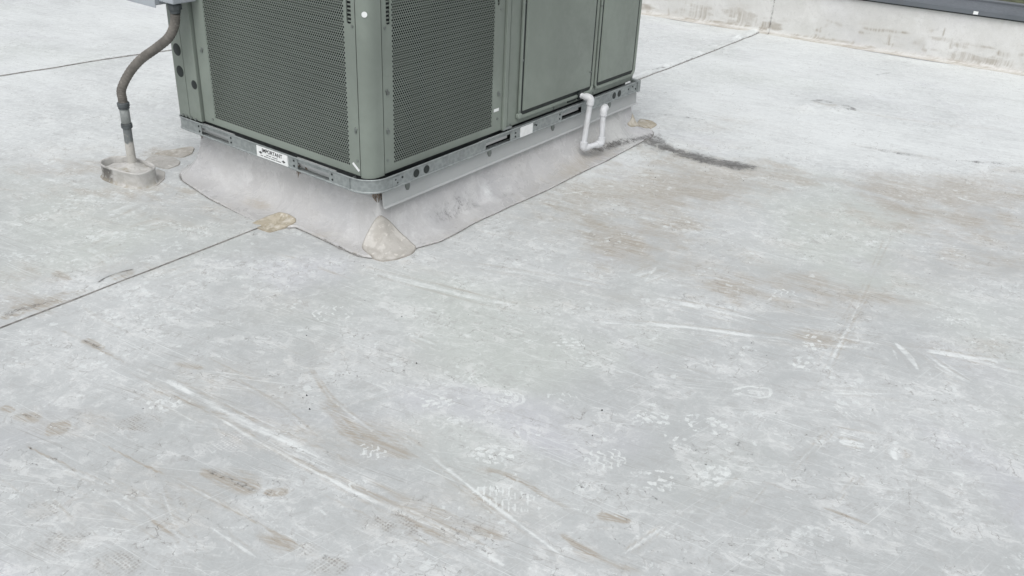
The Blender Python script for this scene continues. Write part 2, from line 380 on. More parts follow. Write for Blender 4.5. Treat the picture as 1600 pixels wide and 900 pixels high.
# ------------------------------------------------------------------ node helpers
class NT:
    def __init__(self, name):
        self.m = bpy.data.materials.new(name)
        self.m.use_nodes = True
        self.t = self.m.node_tree
        self.t.nodes.clear()
        self.out = self.t.nodes.new('ShaderNodeOutputMaterial')
        self.bsdf = self.t.nodes.new('ShaderNodeBsdfPrincipled')
        self.t.links.new(self.bsdf.outputs[0], self.out.inputs['Surface'])
        self.tc = self.t.nodes.new('ShaderNodeTexCoord')
    def link(self, a, b): self.t.links.new(a, b)
    def setin(self, node, key, v):
        s = node.inputs[key]
        if isinstance(v, bpy.types.NodeSocket): self.link(v, s)
        else: s.default_value = v
    def noise(self, scale, detail=4, rough=.55, dist=0.0, vec=None):
        n = self.t.nodes.new('ShaderNodeTexNoise')
        self.setin(n, 'Vector', vec if vec is not None else self.tc.outputs['Object'])
        n.inputs['Scale'].default_value = scale
        n.inputs['Detail'].default_value = detail
        n.inputs['Roughness'].default_value = rough
        n.inputs['Distortion'].default_value = dist
        return n.outputs[0]
    def noisec(self, scale, detail=3, vec=None):
        n = self.t.nodes.new('ShaderNodeTexNoise')
        self.setin(n, 'Vector', vec if vec is not None else self.tc.outputs['Object'])
        n.inputs['Scale'].default_value = scale
        n.inputs['Detail'].default_value = detail
        return n.outputs[1]
    def voro(self, scale, feature='F1', rand=1.0, vec=None):
        n = self.t.nodes.new('ShaderNodeTexVoronoi')
        n.feature = feature
        self.setin(n, 'Vector', vec if vec is not None else self.tc.outputs['Object'])
        n.inputs['Scale'].default_value = scale
        n.inputs['Randomness'].default_value = rand
        return n.outputs['Distance']
    def math(self, op, a, b=0.0, c=None, clamp=False):
        n = self.t.nodes.new('ShaderNodeMath'); n.operation = op; n.use_clamp = clamp
        self.setin(n, 0, a); self.setin(n, 1, b)
        if c is not None: self.setin(n, 2, c)
        return n.outputs[0]
    def rng(self, v, a, b, lo=0.0, hi=1.0, smooth=True):
        n = self.t.nodes.new('ShaderNodeMapRange')
        n.interpolation_type = 'SMOOTHSTEP' if smooth else 'LINEAR'
        self.setin(n, 0, v)
        n.inputs[1].default_value = a; n.inputs[2].default_value = b
        n.inputs[3].default_value = lo; n.inputs[4].default_value = hi
        return n.outputs[0]
    def mix(self, f, a, b):
        n = self.t.nodes.new('ShaderNodeMix'); n.data_type = 'RGBA'
        self.setin(n, 0, f)
        for k, v in ((6, a), (7, b)):
            if isinstance(v, tuple): v = (*v, 1.0) if len(v) == 3 else v
            self.setin(n, k, v)
        return n.outputs[2]
    def vscale(self, sx, sy, sz, rz=0.0):
        n = self.t.nodes.new('ShaderNodeMapping')
        self.link(self.tc.outputs['Object'], n.inputs['Vector'])
        n.inputs['Scale'].default_value = (sx, sy, sz)
        n.inputs['Rotation'].default_value = (0, 0, rz)
        return n.outputs[0]
    def vrot(self, deg, lx, ly):
        n = self.t.nodes.new('ShaderNodeMapping'); n.vector_type = 'TEXTURE'
        self.link(self.tc.outputs['Object'], n.inputs['Vector'])
        n.inputs['Scale'].default_value = (lx, ly, 1)
        n.inputs['Rotation'].default_value = (0, 0, math.radians(deg))
        return n.outputs[0]
    def cells(self, scale, vec, rand=1.0):
        n = self.t.nodes.new('ShaderNodeTexVoronoi'); n.inputs['Scale'].default_value = scale
        n.inputs['Randomness'].default_value = rand; self.link(vec, n.inputs['Vector'])
        c = self.t.nodes.new('ShaderNodeSeparateColor'); self.link(n.outputs['Color'], c.inputs[0])
        return n.outputs['Distance'], c.outputs[0], c.outputs[1]
    def warp(self, amt, scale, vec=None):
        c = self.noisec(scale, 3, vec)
        s = self.t.nodes.new('ShaderNodeVectorMath'); s.operation = 'MULTIPLY_ADD'
        self.link(c, s.inputs[0]); s.inputs[1].default_value = (amt,)*3
        self.setin(s, 2, vec if vec is not None else self.tc.outputs['Object'])
        return s.outputs[0]
    def attr(self, name):
        n = self.t.nodes.new('ShaderNodeAttribute'); n.attribute_name = name
        s = self.t.nodes.new('ShaderNodeSeparateColor')
        self.link(n.outputs['Color'], s.inputs[0])
        return s.outputs[0], s.outputs[1], s.outputs[2], n.outputs['Alpha']
    def bump(self, h, strength, dist):
        n = self.t.nodes.new('ShaderNodeBump')
        n.inputs['Strength'].default_value = strength
        n.inputs['Distance'].default_value = dist
        self.link(h, n.inputs['Height'])
        self.link(n.outputs[0], self.bsdf.inputs['Normal'])
    def base(self, c, rough=.5, metal=0.0, spec=.5):
        self.setin(self.bsdf, 'Base Color', (*c, 1.0) if isinstance(c, tuple) else c)
        self.setin(self.bsdf, 'Roughness', rough)
        self.setin(self.bsdf, 'Metallic', metal)
        self.setin(self.bsdf, 'Specular IOR Level', spec)

# ------------------------------------------------------------------ materials
def membrane(name, base_lo, base_hi, soft=False, brown_amt=1.0):
    t = NT(name)
    k = .45 if soft else 1.0
    n1 = t.noise(1.1, 3, .55)
    n2 = t.noise(5.5, 6, .66, .6)
    n3 = t.noise(30, 4, .68, .7)
    n4 = t.noise(170, 2, .6)
    an = t.vrot(-75, 1.5, .85)                   # dragged along the walking direction
    n5 = t.noise(17, 5, .72, .9, an)
    n6 = t.noise(34, 4, .72, 1.1)
    tone = t.math('ADD', t.math('MULTIPLY', n1, .5), t.math('MULTIPLY', n2, .5))
    col = t.mix(t.rng(tone, .38, .62), base_lo, base_hi)
    hue = t.noise(.8, 2, .5, .3, t.vscale(1, 1, 1, .6))
    col = t.mix(t.rng(hue, .50, .70, 0, .6*k), col, (.485, .52, .485))
    hue2 = t.noise(1.5, 2, .5, .2, t.vscale(1.3, .8, 1, 2.1))
    col = t.mix(t.rng(hue2, .55, .72, 0, .45*k), col, (.52, .525, .575))
    if name.startswith('flash'): col = t.mix(t.rng(t.noise(4.5, 3, .55, .5), .48, .64, 0, .4), col, (.395, .398, .412))
    # crisp flakes of worn film, light and dull
    f1 = t.math('MULTIPLY', t.rng(n5, .535, .565), t.rng(n2, .38, .58))
    col = t.mix(t.math('MULTIPLY', f1, .36*k), col, (.70, .715, .71))
    f2 = t.math('MULTIPLY', t.rng(n6, .55, .585), t.rng(n1, .40, .60, .35, 1))
    col = t.mix(t.math('MULTIPLY', f2, .30*k), col, (.72, .73, .725))
    f3 = t.math('MULTIPLY', t.rng(n5, .455, .42), t.rng(n3, .42, .56))
    col = t.mix(t.math('MULTIPLY', f3, .34*k), col, (.37, .375, .37))
    f4 = t.math('MULTIPLY', t.rng(n6, .425, .395), t.rng(n2, .44, .60))
    col = t.mix(t.math('MULTIPLY', f4, .44*k), col, (.34, .335, .325))
    R, G, B, A = t.attr('wear')
    sa_ = t.noise(1.0, 2, .6, .25, t.vrot(-84, .22, .0048)); sb_ = t.noise(1.0, 2, .6, .3, t.vrot(-66, .20, .0060))
    drag = t.math('MAXIMUM', sa_, t.math('MULTIPLY', sb_, .97))
    # brown film
    bn = t.math('ADD', t.math('MULTIPLY', n2, .55), t.math('ADD', t.math('MULTIPLY', n3, .35), t.math('MULTIPLY', n5, .35)))
    bm = t.math('ADD', G, t.math('MULTIPLY', t.math('SUBTRACT', bn, .625), 1.5))
    bm = t.math('MULTIPLY', t.rng(bm, .08, .95), t.rng(G, .015, .16))
    bm = t.math('MAXIMUM', bm, t.math('MULTIPLY', G, t.rng(n5, .40, .60, .25, .75)))
    bm = t.math('MULTIPLY', bm, t.rng(drag, .42, .62, .30, 1.12))
    col = t.mix(t.math('MULTIPLY', bm, .98*brown_amt, clamp=True), col, (.362, .334, .290))
    # scuffed light marks and the painted far-side sheen
    ln = t.math('ADD', t.math('MULTIPLY', n3, .6), t.math('MULTIPLY', n6, .6))
    lm = t.math('ADD', R, t.math('MULTIPLY', t.math('SUBTRACT', ln, .6), 1.0))
    lm = t.math('MULTIPLY', t.math('MULTIPLY', t.rng(lm, .20, .95), t.rng(R, .02, .18)), t.rng(drag, .40, .58, .55, 1.1))
    col = t.mix(t.math('MULTIPLY', lm, .86), col, (.70, .73, .73))
    if not soft:
        # clean flakes: cells of film lifted by shoe soles, dense inside prints, sparse elsewhere
        at2 = t.t.nodes.new('ShaderNodeAttribute'); at2.attribute_name = 'flake'
        den = t.math('ADD', at2.outputs['Fac'], t.math('MULTIPLY', t.rng(n2, .47, .62), t.rng(n1, .42, .58, .04, .20)))
        fw = t.warp(.040, 42.0)
        for sc, amp, lim in ((40, .46, 1.0), (84, .42, .9)):
            dist, r1, r2 = t.cells(sc, fw)
            body = t.math('SUBTRACT', t.math('ADD', t.math('MULTIPLY_ADD', r2, .35, .26), t.math('MULTIPLY', t.math('SUBTRACT', n6, .5), .9)), dist)
            on = t.math('MULTIPLY', t.rng(body, .0, .06), t.math('LESS_THAN', r1, t.math('MULTIPLY', den, lim)))
            col = t.mix(t.math('MULTIPLY', on, amp), col, (.665, .70, .70))
            rim = t.math('MULTIPLY', t.rng(t.math('ABSOLUTE', t.math('ADD', body, .03)), .0, .035, 1, 0), t.math('LESS_THAN', r1, t.math('MULTIPLY', den, lim*.5)))
            col = t.mix(t.math('MULTIPLY', rim, .22), col, (.27, .27, .265))
        # fine drag scratches in the directions people and carts move
        for deg, sc, lo_, c_, a_ in ((-84, 1.0, .66, (.68, .71, .71), .58), (-60, 1.0, .66, (.69, .72, .715), .52), (168, 1.0, .67, (.68, .71, .71), .40), (-78, 1.3, .66, (.27, .26, .245), .55)):
            sn = t.noise(1.0*sc, 2, .6, .2, t.vrot(deg, .34, .0042))
            msk = t.rng(t.noise(2.3, 1, .5, .2, t.vrot(deg+11, 1.0, .35)), .44, .60)
            col = t.mix(t.math('MULTIPLY', t.math('MULTIPLY', t.rng(sn, lo_-.06, lo_+.03), msk), a_), col, c_)
        tr = t.t.nodes.new('ShaderNodeAttribute'); tr.attribute_name = 'tread'
        tm = t.rng(t.math('ADD', tr.outputs['Fac'], t.math('MULTIPLY', t.math('SUBTRACT', n6, .5), .55)), .30, .55)
        col = t.mix(t.math('MULTIPLY', t.math('MULTIPLY', tm, t.rng(tr.outputs['Fac'], .05, .2)), t.rng(n3, .36, .60, .36, .85)), col, (.66, .69, .685))
    # honeycomb sole prints: A > 0 dark, A < 0 light
    hx = t.rng(t.voro(118, 'F1', .22), .30, .44, 1, 0)
    hxb = t.math('MULTIPLY', hx, t.rng(n3, .40, .58))
    hd = t.math('MULTIPLY', t.math('MAXIMUM', A, 0.0), hxb)
    hl = t.math('MULTIPLY', t.math('MAXIMUM', t.math('MULTIPLY', A, -1.0), 0.0), hxb)
    col = t.mix(t.math('MULTIPLY', hd, .8), col, (.25, .24, .225))
    col = t.mix(t.math('MULTIPLY', hl, .7), col, (.74, .75, .75))
    if not soft:                                 # crazing of the top film
        ck = t.rng(t.voro(15, 'DISTANCE_TO_EDGE', 1.0, fw), .0, .020, 1, 0)
        ck = t.math('MULTIPLY', t.math('MULTIPLY', ck, t.rng(n2, .47, .56)), t.rng(n3, .44, .58))
        col = t.mix(t.math('MULTIPLY', ck, .75), col, (.19, .185, .175))
    # soot and grime
    dn = t.math('ADD', t.math('MULTIPLY', n3, .5), t.math('ADD', t.math('MULTIPLY', n6, .45), t.math('MULTIPLY', n4, .35)))
    dm = t.math('ADD', B, t.math('MULTIPLY', t.math('SUBTRACT', dn, .65), 3.4))
    dm = t.math('MULTIPLY', t.math('MULTIPLY', t.rng(dm, .05, 1.0), t.rng(B, .02, .3)), t.rng(drag, .40, .60, .55, 1.2), clamp=True)
    col = t.mix(t.math('MULTIPLY', dm, .92), col, (.075, .072, .068))
    g = t.math('MULTIPLY_ADD', n4, .16, .92)
    mg = t.t.nodes.new('ShaderNodeVectorMath'); mg.operation = 'SCALE'
    t.link(col, mg.inputs[0]); t.link(g, mg.inputs['Scale'])
    t.base(mg.outputs[0], t.rng(n2, .3, .7, .22, .38) if name.startswith('flash') else t.rng(n2, .3, .7, .40, .60), 0, .45)
    t.bump(t.noise(34, 3, .70, 1.1), .25, .004)
    return t.m

M_ROOF = membrane('roof_membrane', (.421, .440, .442), (.526, .547, .550))
M_FLASH = membrane('flashing_membrane', (.415, .415, .415), (.50, .503, .505), soft=True)
M_WALLM = membrane('wall_membrane', (.56, .56, .54), (.64, .64, .625), soft=True)

def patch_mat(name, c1, c2):
    t = NT(name)
    n = t.noise(20, 8, .7, 1.0); n2 = t.noise(60, 5, .6)
    col = t.mix(t.rng(n, .38, .62), c1, c2)
    col = t.mix(t.math('MULTIPLY', t.rng(n2, .58, .66), .5), col, (.66, .64, .60))
    R, G, B, A = t.attr('wear')
    col = t.mix(t.math('MULTIPLY', B, .8), col, (.16, .14, .115))
    col = t.mix(t.math('MULTIPLY', R, .7), col, (.66, .65, .62))
    t.base(col, .6, 0, .3)
    t.bump(n, .25, .004)
    return t.m
M_PATCH = patch_mat('corner_patch_sheet', (.37, .355, .325), (.445, .432, .405))
M_TAN = patch_mat('tan_patch_sheet', (.33, .295, .225), (.47, .43, .35))
M_PALE2 = patch_mat('stained_patch_sheet', (.365, .34, .295), (.455, .435, .40))
M_PALE = patch_mat('pale_patch_sheet', (.405, .395, .368), (.475, .465, .442))

def paint_mat(name, c, rough=.42, var=.08):
    t = NT(name)
    n = t.noise(2.2, 6, .6, .3); n2 = t.noise(40, 5, .65)
    dark = tuple(v*(1-var) for v in c); lite = tuple(min(1, v*(1+var)) for v in c)
    col = t.mix(t.rng(n, .35, .65), dark, lite)
    st = t.noise(6, 6, .65, .2, t.vscale(9, 9, .5))
    col = t.mix(t.rng(st, .56, .74, 0, .28), col, tuple(v*.72 + .06 for v in c))
    col = t.mix(t.rng(n2, .62, .75, 0, .3), col, tuple(v*.8 for v in c))
    t.base(col, t.rng(n2, .3, .7, rough-.06, rough+.1), 0, .4)
    t.bump(t.math('ADD', t.noise(3.0, 1, .5), t.math('MULTIPLY', n2, .03)), .35, .03)
    return t.m
M_PAINT = paint_mat('grey_green_enamel', (.205, .236, .209), .42, .12)
M_PAINT_SHEET = paint_mat('grey_green_grille_enamel', (.205, .236, .209), .45)
M_BOXGREY = paint_mat('grey_box_enamel', (.34, .37, .40))
M_COPING = paint_mat('charcoal_coping_enamel', (.115, .128, .142), .4)
M_FLASHING = paint_mat('galvanised_counterflashing', (.395, .412, .412), .45, .05)

def galv(name, c):
    t = NT(name)
    v = t.voro(60, 'F1', 1.0); n = t.noise(9, 6, .65, .4); st = t.noise(7, 6, .7, .3, t.vscale(3, 3, 30))
    col = t.mix(t.rng(v, .2, .9), tuple(x*.88 for x in c), tuple(x*1.1 for x in c))
    col = t.mix(t.rng(n, .45, .7, 0, .5), col, tuple(x*.68 for x in c))
    col = t.mix(t.rng(st, .55, .72, 0, .35), col, (.47, .485, .48))
    t.base(col, t.rng(n, .3, .7, .38, .6), .35, .5)
    t.bump(st, .08, .002)
    return t.m
M_GALV = galv('galvanised_steel', (.29, .318, .318))

def plain(name, c, rough=.5, metal=0.0, spec=.4, var=.12, scale=25):
    t = NT(name)
    n = t.noise(scale, 6, .65, .3)
    col = t.mix(t.rng(n, .35, .65), tuple(v*(1-var) for v in c), tuple(min(1, v*(1+var)) for v in c))
    t.base(col, rough, metal, spec)
    return t.m
def coil_mat():
    t = NT('dark_coil_fins')
    n = t.noise(1.0, 3, .5, 0, t.vrot(0, .5, .5)); w = t.t.nodes.new('ShaderNodeTexWave'); w.wave_type = 'BANDS'; w.bands_direction = 'Z'
    t.link(t.tc.outputs['Object'], w.inputs['Vector']); w.inputs['Scale'].default_value = 13; w.inputs['Distortion'].default_value = .6
    col = t.mix(t.rng(w.outputs['Fac'], .35, .65), (.012, .015, .016), (.040, .046, .046))
    t.base(col, .7, 0, .2)
    return t.m
M_COIL = coil_mat()
M_HOLE = plain('dark_plugs_and_shade', (.022, .028, .027), .5, 0, .3, .15)  # for plugs and dark fittings, also painted shade in gaps and holes
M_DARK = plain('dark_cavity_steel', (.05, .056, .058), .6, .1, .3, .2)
M_SCREW = plain('zinc_screw', (.18, .20, .19), .4, .5, .5, .2)
M_STICK = plain('white_sticker', (.76, .78, .78), .5, 0, .4, .05, 40)
M_INK = plain('black_ink', (.03, .03, .032), .6, 0, .2, .1)
M_RUBBER = plain('dark_grey_fitting', (.075, .085, .09), .55, 0, .4, .25)
M_RUST = plain('rusty_gasket', (.20, .165, .135), .85, 0, .2, .5, 90)
M_LEAF = plain('tree_leaf', (.055, .085, .03), .6, 0, .3, .5, 3)
M_BARK = plain('tree_bark', (.10, .08, .06), .9, 0, .2, .3, 20)
M_GROUND = plain('ground_gravel_and_grass', (.09, .10, .06), .9, 0, .2, .3, 2)

def pvc_mat():
    t = NT('white_pvc')
    n = t.noise(14, 6, .65, .5); n2 = t.noise(90, 4, .6)
    col = t.mix(t.rng(n, .45, .75), (.62, .635, .655), (.53, .535, .54))
    col = t.mix(t.rng(n2, .64, .74, 0, .35), col, (.46, .44, .41))
    t.base(col, .38, 0, .45)
    return t.m
M_PVC = pvc_mat()

def flex_mat():
    t = NT('weathered_flexible_conduit')
    n = t.noise(9, 6, .65, .4); n2 = t.noise(70, 5, .6)
    col = t.mix(t.rng(n, .35, .65), (.120, .113, .103), (.190, .178, .162))
    col = t.mix(t.rng(n2, .58, .7, 0, .5), col, (.27, .255, .235))
    t.base(col, .7, 0, .25)
    t.bump(n2, .3, .002)
    return t.m
M_FLEX = flex_mat()

def pipe_mat():
    t = NT('sealant_smeared_pipe')
    n = t.noise(16, 7, .65, .8)
    z = t.t.nodes.new('ShaderNodeSeparateXYZ'); t.link(t.tc.outputs['Object'], z.inputs[0])
    e = t.math('ADD', z.outputs[2], t.math('MULTIPLY', t.math('SUBTRACT', n, .5), .12))
    m = t.rng(e, .150, .168, 1, 0)
    col = t.mix(m, (.16, .175, .178), (.47, .46, .43))
    col = t.mix(t.rng(t.noise(60, 5, .6), .57, .70, 0, .6), col, (.30, .285, .26))
    t.base(col, .6, 0, .3)
    t.bump(n, .4, .006)
    return t.m
M_PIPE = pipe_mat()

def pocket_mat():
    t = NT('coated_pitch_pocket')
    n = t.noise(13, 8, .7, .9); n2 = t.noise(45, 6, .65, .5)
    col = t.mix(t.rng(n, .36, .62), (.395, .39, .37), (.52, .515, .50))
    R, G, B, A = t.attr('wear')
    dm = t.math('MULTIPLY', B, t.rng(n2, .36, .52))
    col = t.mix(t.math('MULTIPLY', dm, .9, clamp=True), col, (.075, .07, .065))
    col = t.mix(t.math('MULTIPLY', G, t.rng(n2, .4, .6)), col, (.31, .285, .23))
    t.base(col, .6, 0, .3)
    t.bump(n2, .5, .006)
    return t.m
M_POCKET = pocket_mat()

# ------------------------------------------------------------------ mesh helpers
class MB:
    def __init__(self): self.v = []; self.f = []
    def add(self, vs, fs):
        o = len(self.v); self.v += [tuple(p) for p in vs]; self.f += [tuple(i+o for i in f) for f in fs]; return self
    def box(self, x0, x1, y0, y1, z0, z1):
        vs = [(x, y, z) for z in (z0, z1) for y in (y0, y1) for x in (x0, x1)]
        return self.add(vs, [(0,2,3,1),(4,5,7,6),(0,1,5,4),(2,6,7,3),(0,4,6,2),(1,3,7,5)])
    def tube(self, pts, radii, n=20, caps=True):
        pts = [Vector(p) for p in pts]
        if not hasattr(radii, '__len__'): radii = [radii]*len(pts)
        tan = []
        for i in range(len(pts)):
            a = pts[max(0, i-1)]; b = pts[min(len(pts)-1, i+1)]
            d = (b-a)
            tan.append(d.normalized() if d.length > 1e-9 else (tan[-1] if tan else Vector((0,0,1))))
        ref = Vector((0,0,1)) if abs(tan[0].z) < .9 else Vector((1,0,0))
        nrm = (ref - tan[0]*ref.dot(tan[0])).normalized()
        vs = []; fs = []
        for i, p in enumerate(pts):
            nrm = (nrm - tan[i]*nrm.dot(tan[i])).normalized()
            bn = tan[i].cross(nrm)
            for k in range(n):
                a = 2*math.pi*k/n
                vs.append(p + (nrm*math.cos(a) + bn*math.sin(a))*radii[i])
        for i in range(len(pts)-1):
            for k in range(n):
                fs.append((i*n+k, i*n+(k+1) % n, (i+1)*n+(k+1) % n, (i+1)*n+k))
        if caps:
            fs.append(tuple(range(n-1, -1, -1))); fs.append(tuple((len(pts)-1)*n+k for k in range(n)))
        return self.add(vs, fs)
    def build(self, name, mat, parent=None, smooth=35, bevel=0.0):
        me = bpy.data.meshes.new(name)
        me.from_pydata(self.v, [], self.f); me.update()
        return finish(name, me, mat, parent, smooth, bevel)

def finish(name, me, mat, parent=None, smooth=35, bevel=0.0):
    o = bpy.data.objects.new(name, me); COL.objects.link(o)
    if mat: me.materials.append(mat)
    if smooth:
        me.polygons.foreach_set('use_smooth', [True]*len(me.polygons))
        me.set_sharp_from_angle(angle=math.radians(smooth))
    if bevel:
        b = o.modifiers.new('bevel', 'BEVEL'); b.width = bevel; b.segments = 2; b.limit_method = 'ANGLE'
        b.angle_limit = math.radians(40)
    if parent:
        o.parent = parent
    return o
def tag(o, label=None, cat=None, group=None, kind=None):
    if label: o['label'] = label
    if cat: o['category'] = cat
    if group: o['group'] = group
    if kind: o['kind'] = kind
    return o
def empty(name, label, cat, group=None):
    o = bpy.data.objects.new(name, None); COL.objects.link(o); o.empty_display_size = .1
    return tag(o, label, cat, group)

# mapping of a face-local (u, z, d outwards) to the world
def LF(u, z, d): return (.018-d, u, z)          # end face with the coil, looking to -X
def RF(u, z, d): return (u, .018-d, z)          # long face, looking to -Y
def fbox(mb, face, u0, u1, z0, z1, d0, d1):
    a = face(u0, z0, d0); b = face(u1, z1, d1)
    return mb.box(min(a[0], b[0]), max(a[0], b[0]), min(a[1], b[1]), max(a[1], b[1]), z0, z1)
def rrect(u0, u1, z0, z1, r, n=6):
    out = []
    for cx, cz, a0 in ((u1-r, z1-r, 0), (u0+r, z1-r, 90), (u0+r, z0+r, 180), (u1-r, z0+r, 270)):
        for k in range(n+1):
            a = math.radians(a0+90*k/n); out.append((cx+r*math.cos(a), cz+r*math.sin(a)))
    return out
def plate(mb, face, u0, u1, z0, z1, levels, r):
    """levels: list of (inset, d). Stacked rounded rectangles, last one filled."""
    rings = [[face(u, z, d) for u, z in rrect(u0+i, u1-i, z0+i, z1-i, max(r-i, .002))] for i, d in levels]
    n = len(rings[0]); vs = [p for rg in rings for p in rg]; fs = []
    for k in range(len(rings)-1):
        for i in range(n): fs.append((k*n+i, k*n+(i+1) % n, (k+1)*n+(i+1) % n, (k+1)*n+i))
    fs.append(tuple((len(rings)-1)*n+i for i in range(n)))
    return mb.add(vs, fs)
def disc(mb, face, u, z, r, d0, d1, n=20, bev=.25):
    vs = []; fs = []
    for rr, d in ((r, d0), (r, d1-(d1-d0)*bev), (r*.86, d1)):
        vs += [face(u+rr*math.cos(2*math.pi*k/n), z+rr*math.sin(2*math.pi*k/n), d) for k in range(n)]
    for j in range(2):
        for k in range(n): fs.append((j*n+k, j*n+(k+1) % n, (j+1)*n+(k+1) % n, (j+1)*n+k))
    fs.append(tuple(2*n+k for k in range(n)))
    return mb.add(vs, fs)

# ------------------------------------------------------------------ lattice noise + painter
TAB = rng.random((256, 256))
def vnoise(x, y, seed=0):
    x = np.asarray(x, float)+seed*17.31; y = np.asarray(y, float)+seed*9.17
    xi = np.floor(x).astype(int); yi = np.floor(y).astype(int); fx = x-xi; fy = y-yi
    fx = fx*fx*(3-2*fx); fy = fy*fy*(3-2*fy)
    a = TAB[xi & 255, yi & 255]; b = TAB[(xi+1) & 255, yi & 255]; c = TAB[xi & 255, (yi+1) & 255]; d = TAB[(xi+1) & 255, (yi+1) & 255]
    return a*(1-fx)*(1-fy)+b*fx*(1-fy)+c*(1-fx)*fy+d*fx*fy
def fbm(x, y, o=4, seed=0):
    s = 0; a = .5; t = 0
    for k in range(o): s = s+a*vnoise(x, y, seed+k); t += a; a *= .55; x = x*2.03; y = y*2.03
    return s/t
def poly_dist(X, Y, pts):
    D = np.full(X.shape, 9.0); S = np.zeros(X.shape); sg = np.zeros(X.shape); L = 0
    for (ax, ay), (bx, by) in zip(pts[:-1], pts[1:]):
        dx, dy = bx-ax, by-ay; l = math.hypot(dx, dy)
        if l < 1e-6: continue
        t = np.clip(((X-ax)*dx+(Y-ay)*dy)/l/l, 0, 1)
        qx = X-ax-t*dx; qy = Y-ay-t*dy; d = np.hypot(qx, qy); m = d < D
        side = np.sign(dx*qy-dy*qx)
        D = np.where(m, d, D); S = np.where(m, L+t*l, S); sg = np.where(m, side, sg); L += l
    return D*np.where(sg == 0, 1, sg), S, L
def smooth_path(pts):
    if len(pts) < 3: return pts
    out = []
    P = [np.array(q) for q in pts]
    for i in range(len(P)-1):
        p0 = P[max(i-1, 0)]; p1 = P[i]; p2 = P[i+1]; p3 = P[min(i+2, len(P)-1)]
        for k in range(5):
            t = k/5
            out.append(tuple(.5*((2*p1)+(-p0+p2)*t+(2*p0-5*p1+4*p2-p3)*t*t+(-p0+3*p1-3*p2+p3)*t**3)))
    out.append(tuple(P[-1])); return out
def window(xs, ys, x0, x1, y0, y1):
    i0, i1 = np.searchsorted(xs, [x0, x1]); j0, j1 = np.searchsorted(ys, [y0, y1])
    return slice(j0, j1), slice(i0, i1)
def stroke(ch, xs, ys, pts, w, s, seed, bristle=True, gap=.0):
    pts = smooth_path(pts); a = np.array(pts); pad = w*1.2+.03
    sl = window(xs, ys, a[:,0].min()-pad, a[:,0].max()+pad, a[:,1].min()-pad, a[:,1].max()+pad)
    if ch[sl].size == 0: return
    X, Y = np.meshgrid(xs[sl[1]], ys[sl[0]])
    d, S, L = poly_dist(X, Y, pts)
    d = d+(vnoise(S/.25, S*0, seed)-.5)*w*.45+(vnoise(S/.05, S*0, seed+3)-.5)*w*.15
    hw = w*.5*(.65+.7*vnoise(S/.05, S*0+3, seed+1))
    tp = np.clip(1-np.abs(2*S/max(L, 1e-4)-1)**3, 0.02, 1)**.6
    hw = hw*tp
    rd = np.abs(d)/np.maximum(hw, .0025)
    prof = np.clip(1.25-rd**2, 0, 1) if bristle else np.exp(-1.1*rd**2)
    if bristle:
        b = .65*vnoise(d/.0058, S/.16, seed+5)+.35*vnoise(d/.013, S/.25, seed+6)
        prof = prof*np.clip(.05+1.7*b, 0, 1.1)
    dry = vnoise(S/.06, d/.03, seed+9)
    prof = prof*np.clip(.35+1.1*dry, 0, 1)
    e = np.clip(np.minimum(S, L-S)/(.12*L+1e-4), 0, 1)
    prof = prof*(.1+.9*e)
    ch[sl] = 1-(1-ch[sl])*(1-np.clip(prof*s, 0, 1))

# ------------------------------------------------------------------ curb outline and its flashing height
CX0, CX1, CY0, CY1 = .078, 1.878, .04, 1.075
def curb_dist(x, y):
    dx = np.maximum(np.maximum(CX0-x, x-CX1), 0); dy = np.maximum(np.maximum(CY0-y, y-CY1), 0)
    return np.hypot(dx, dy)
def skirt_h(x, y, d=None):
    d = curb_dist(x, y) if d is None else d
    rip = (vnoise(x/.13, y/.10, 3)-.5)*.024+(vnoise(x/.05, y/.05, 5)-.5)*.006
    win = np.clip(d/.02, 0, 1)*np.clip((.13-d)/.06, 0, 1)
    dent = -.020*np.exp(-((x-.58)/.05)**2-((y+.035)/.03)**2)-.014*np.exp(-((x-.40)/.06)**2-((y+.03)/.035)**2)-.012*np.exp(-((x-.75)/.05)**2-((y+.04)/.03)**2)+.010*np.exp(-((x-.66)/.03)**2-((y+.03)/.04)**2)
    return .21*np.exp(-d/.036)+.0035+(rip+dent)*win*.8

def edge_d(x, y):
    l = np.interp(y, [-.2, .118, .37, .40, .50, .833, 1.13, 1.3], [.132, .132, .120, .150, .188, .164, .112, .12])
    r = np.interp(x, [0, .138, .242, .536, .968, 1.455, 1.95], [.135, .137, .163, .151, .165, .158, .142])
    r = np.where(y < .3, r, .14)
    wl2 = np.clip((CX0-x)/.02, 0, 1)*np.clip((y-.0)/.05, 0, 1)
    return l*wl2+r*(1-wl2)+.008*(vnoise(x/.12, y/.12, 91)-.5)

# ------------------------------------------------------------------ the roof sheet
def grow(a, b, s0, s1):
    out = []; x = a
    n = max(2, int(abs(b-a)/((s0+s1)/2))); w = np.linspace(s0, s1, n); w = np.cumsum(w); w = w/w[-1]
    return a+(b-a)*w
def make_axis(lo, f0, f1, m1, sm, hi, mid_hi):
    fine = .0046
    L = grow(f0, lo, fine*2, .6)[::-1]
    return np.concatenate([L, np.arange(f0, f1, fine), grow(f1, m1, fine, sm), np.arange(m1+sm, mid_hi, sm), grow(mid_hi, hi, sm*2, .6)])
xs = make_axis(-14, -1.75, .55, 2.2, .0125, 5.02, 4.95)
ys = make_axis(-14, -2.35, .58, 1.6, .0135, 14, 3.5)
NX, NY = len(xs), len(ys)
light = np.zeros((NY, NX)); brown = np.zeros((NY, NX)); soot = np.zeros((NY, NX)); honey = np.zeros((NY, NX)); flake = np.zeros((NY, NX)); tread = np.zeros((NY, NX))
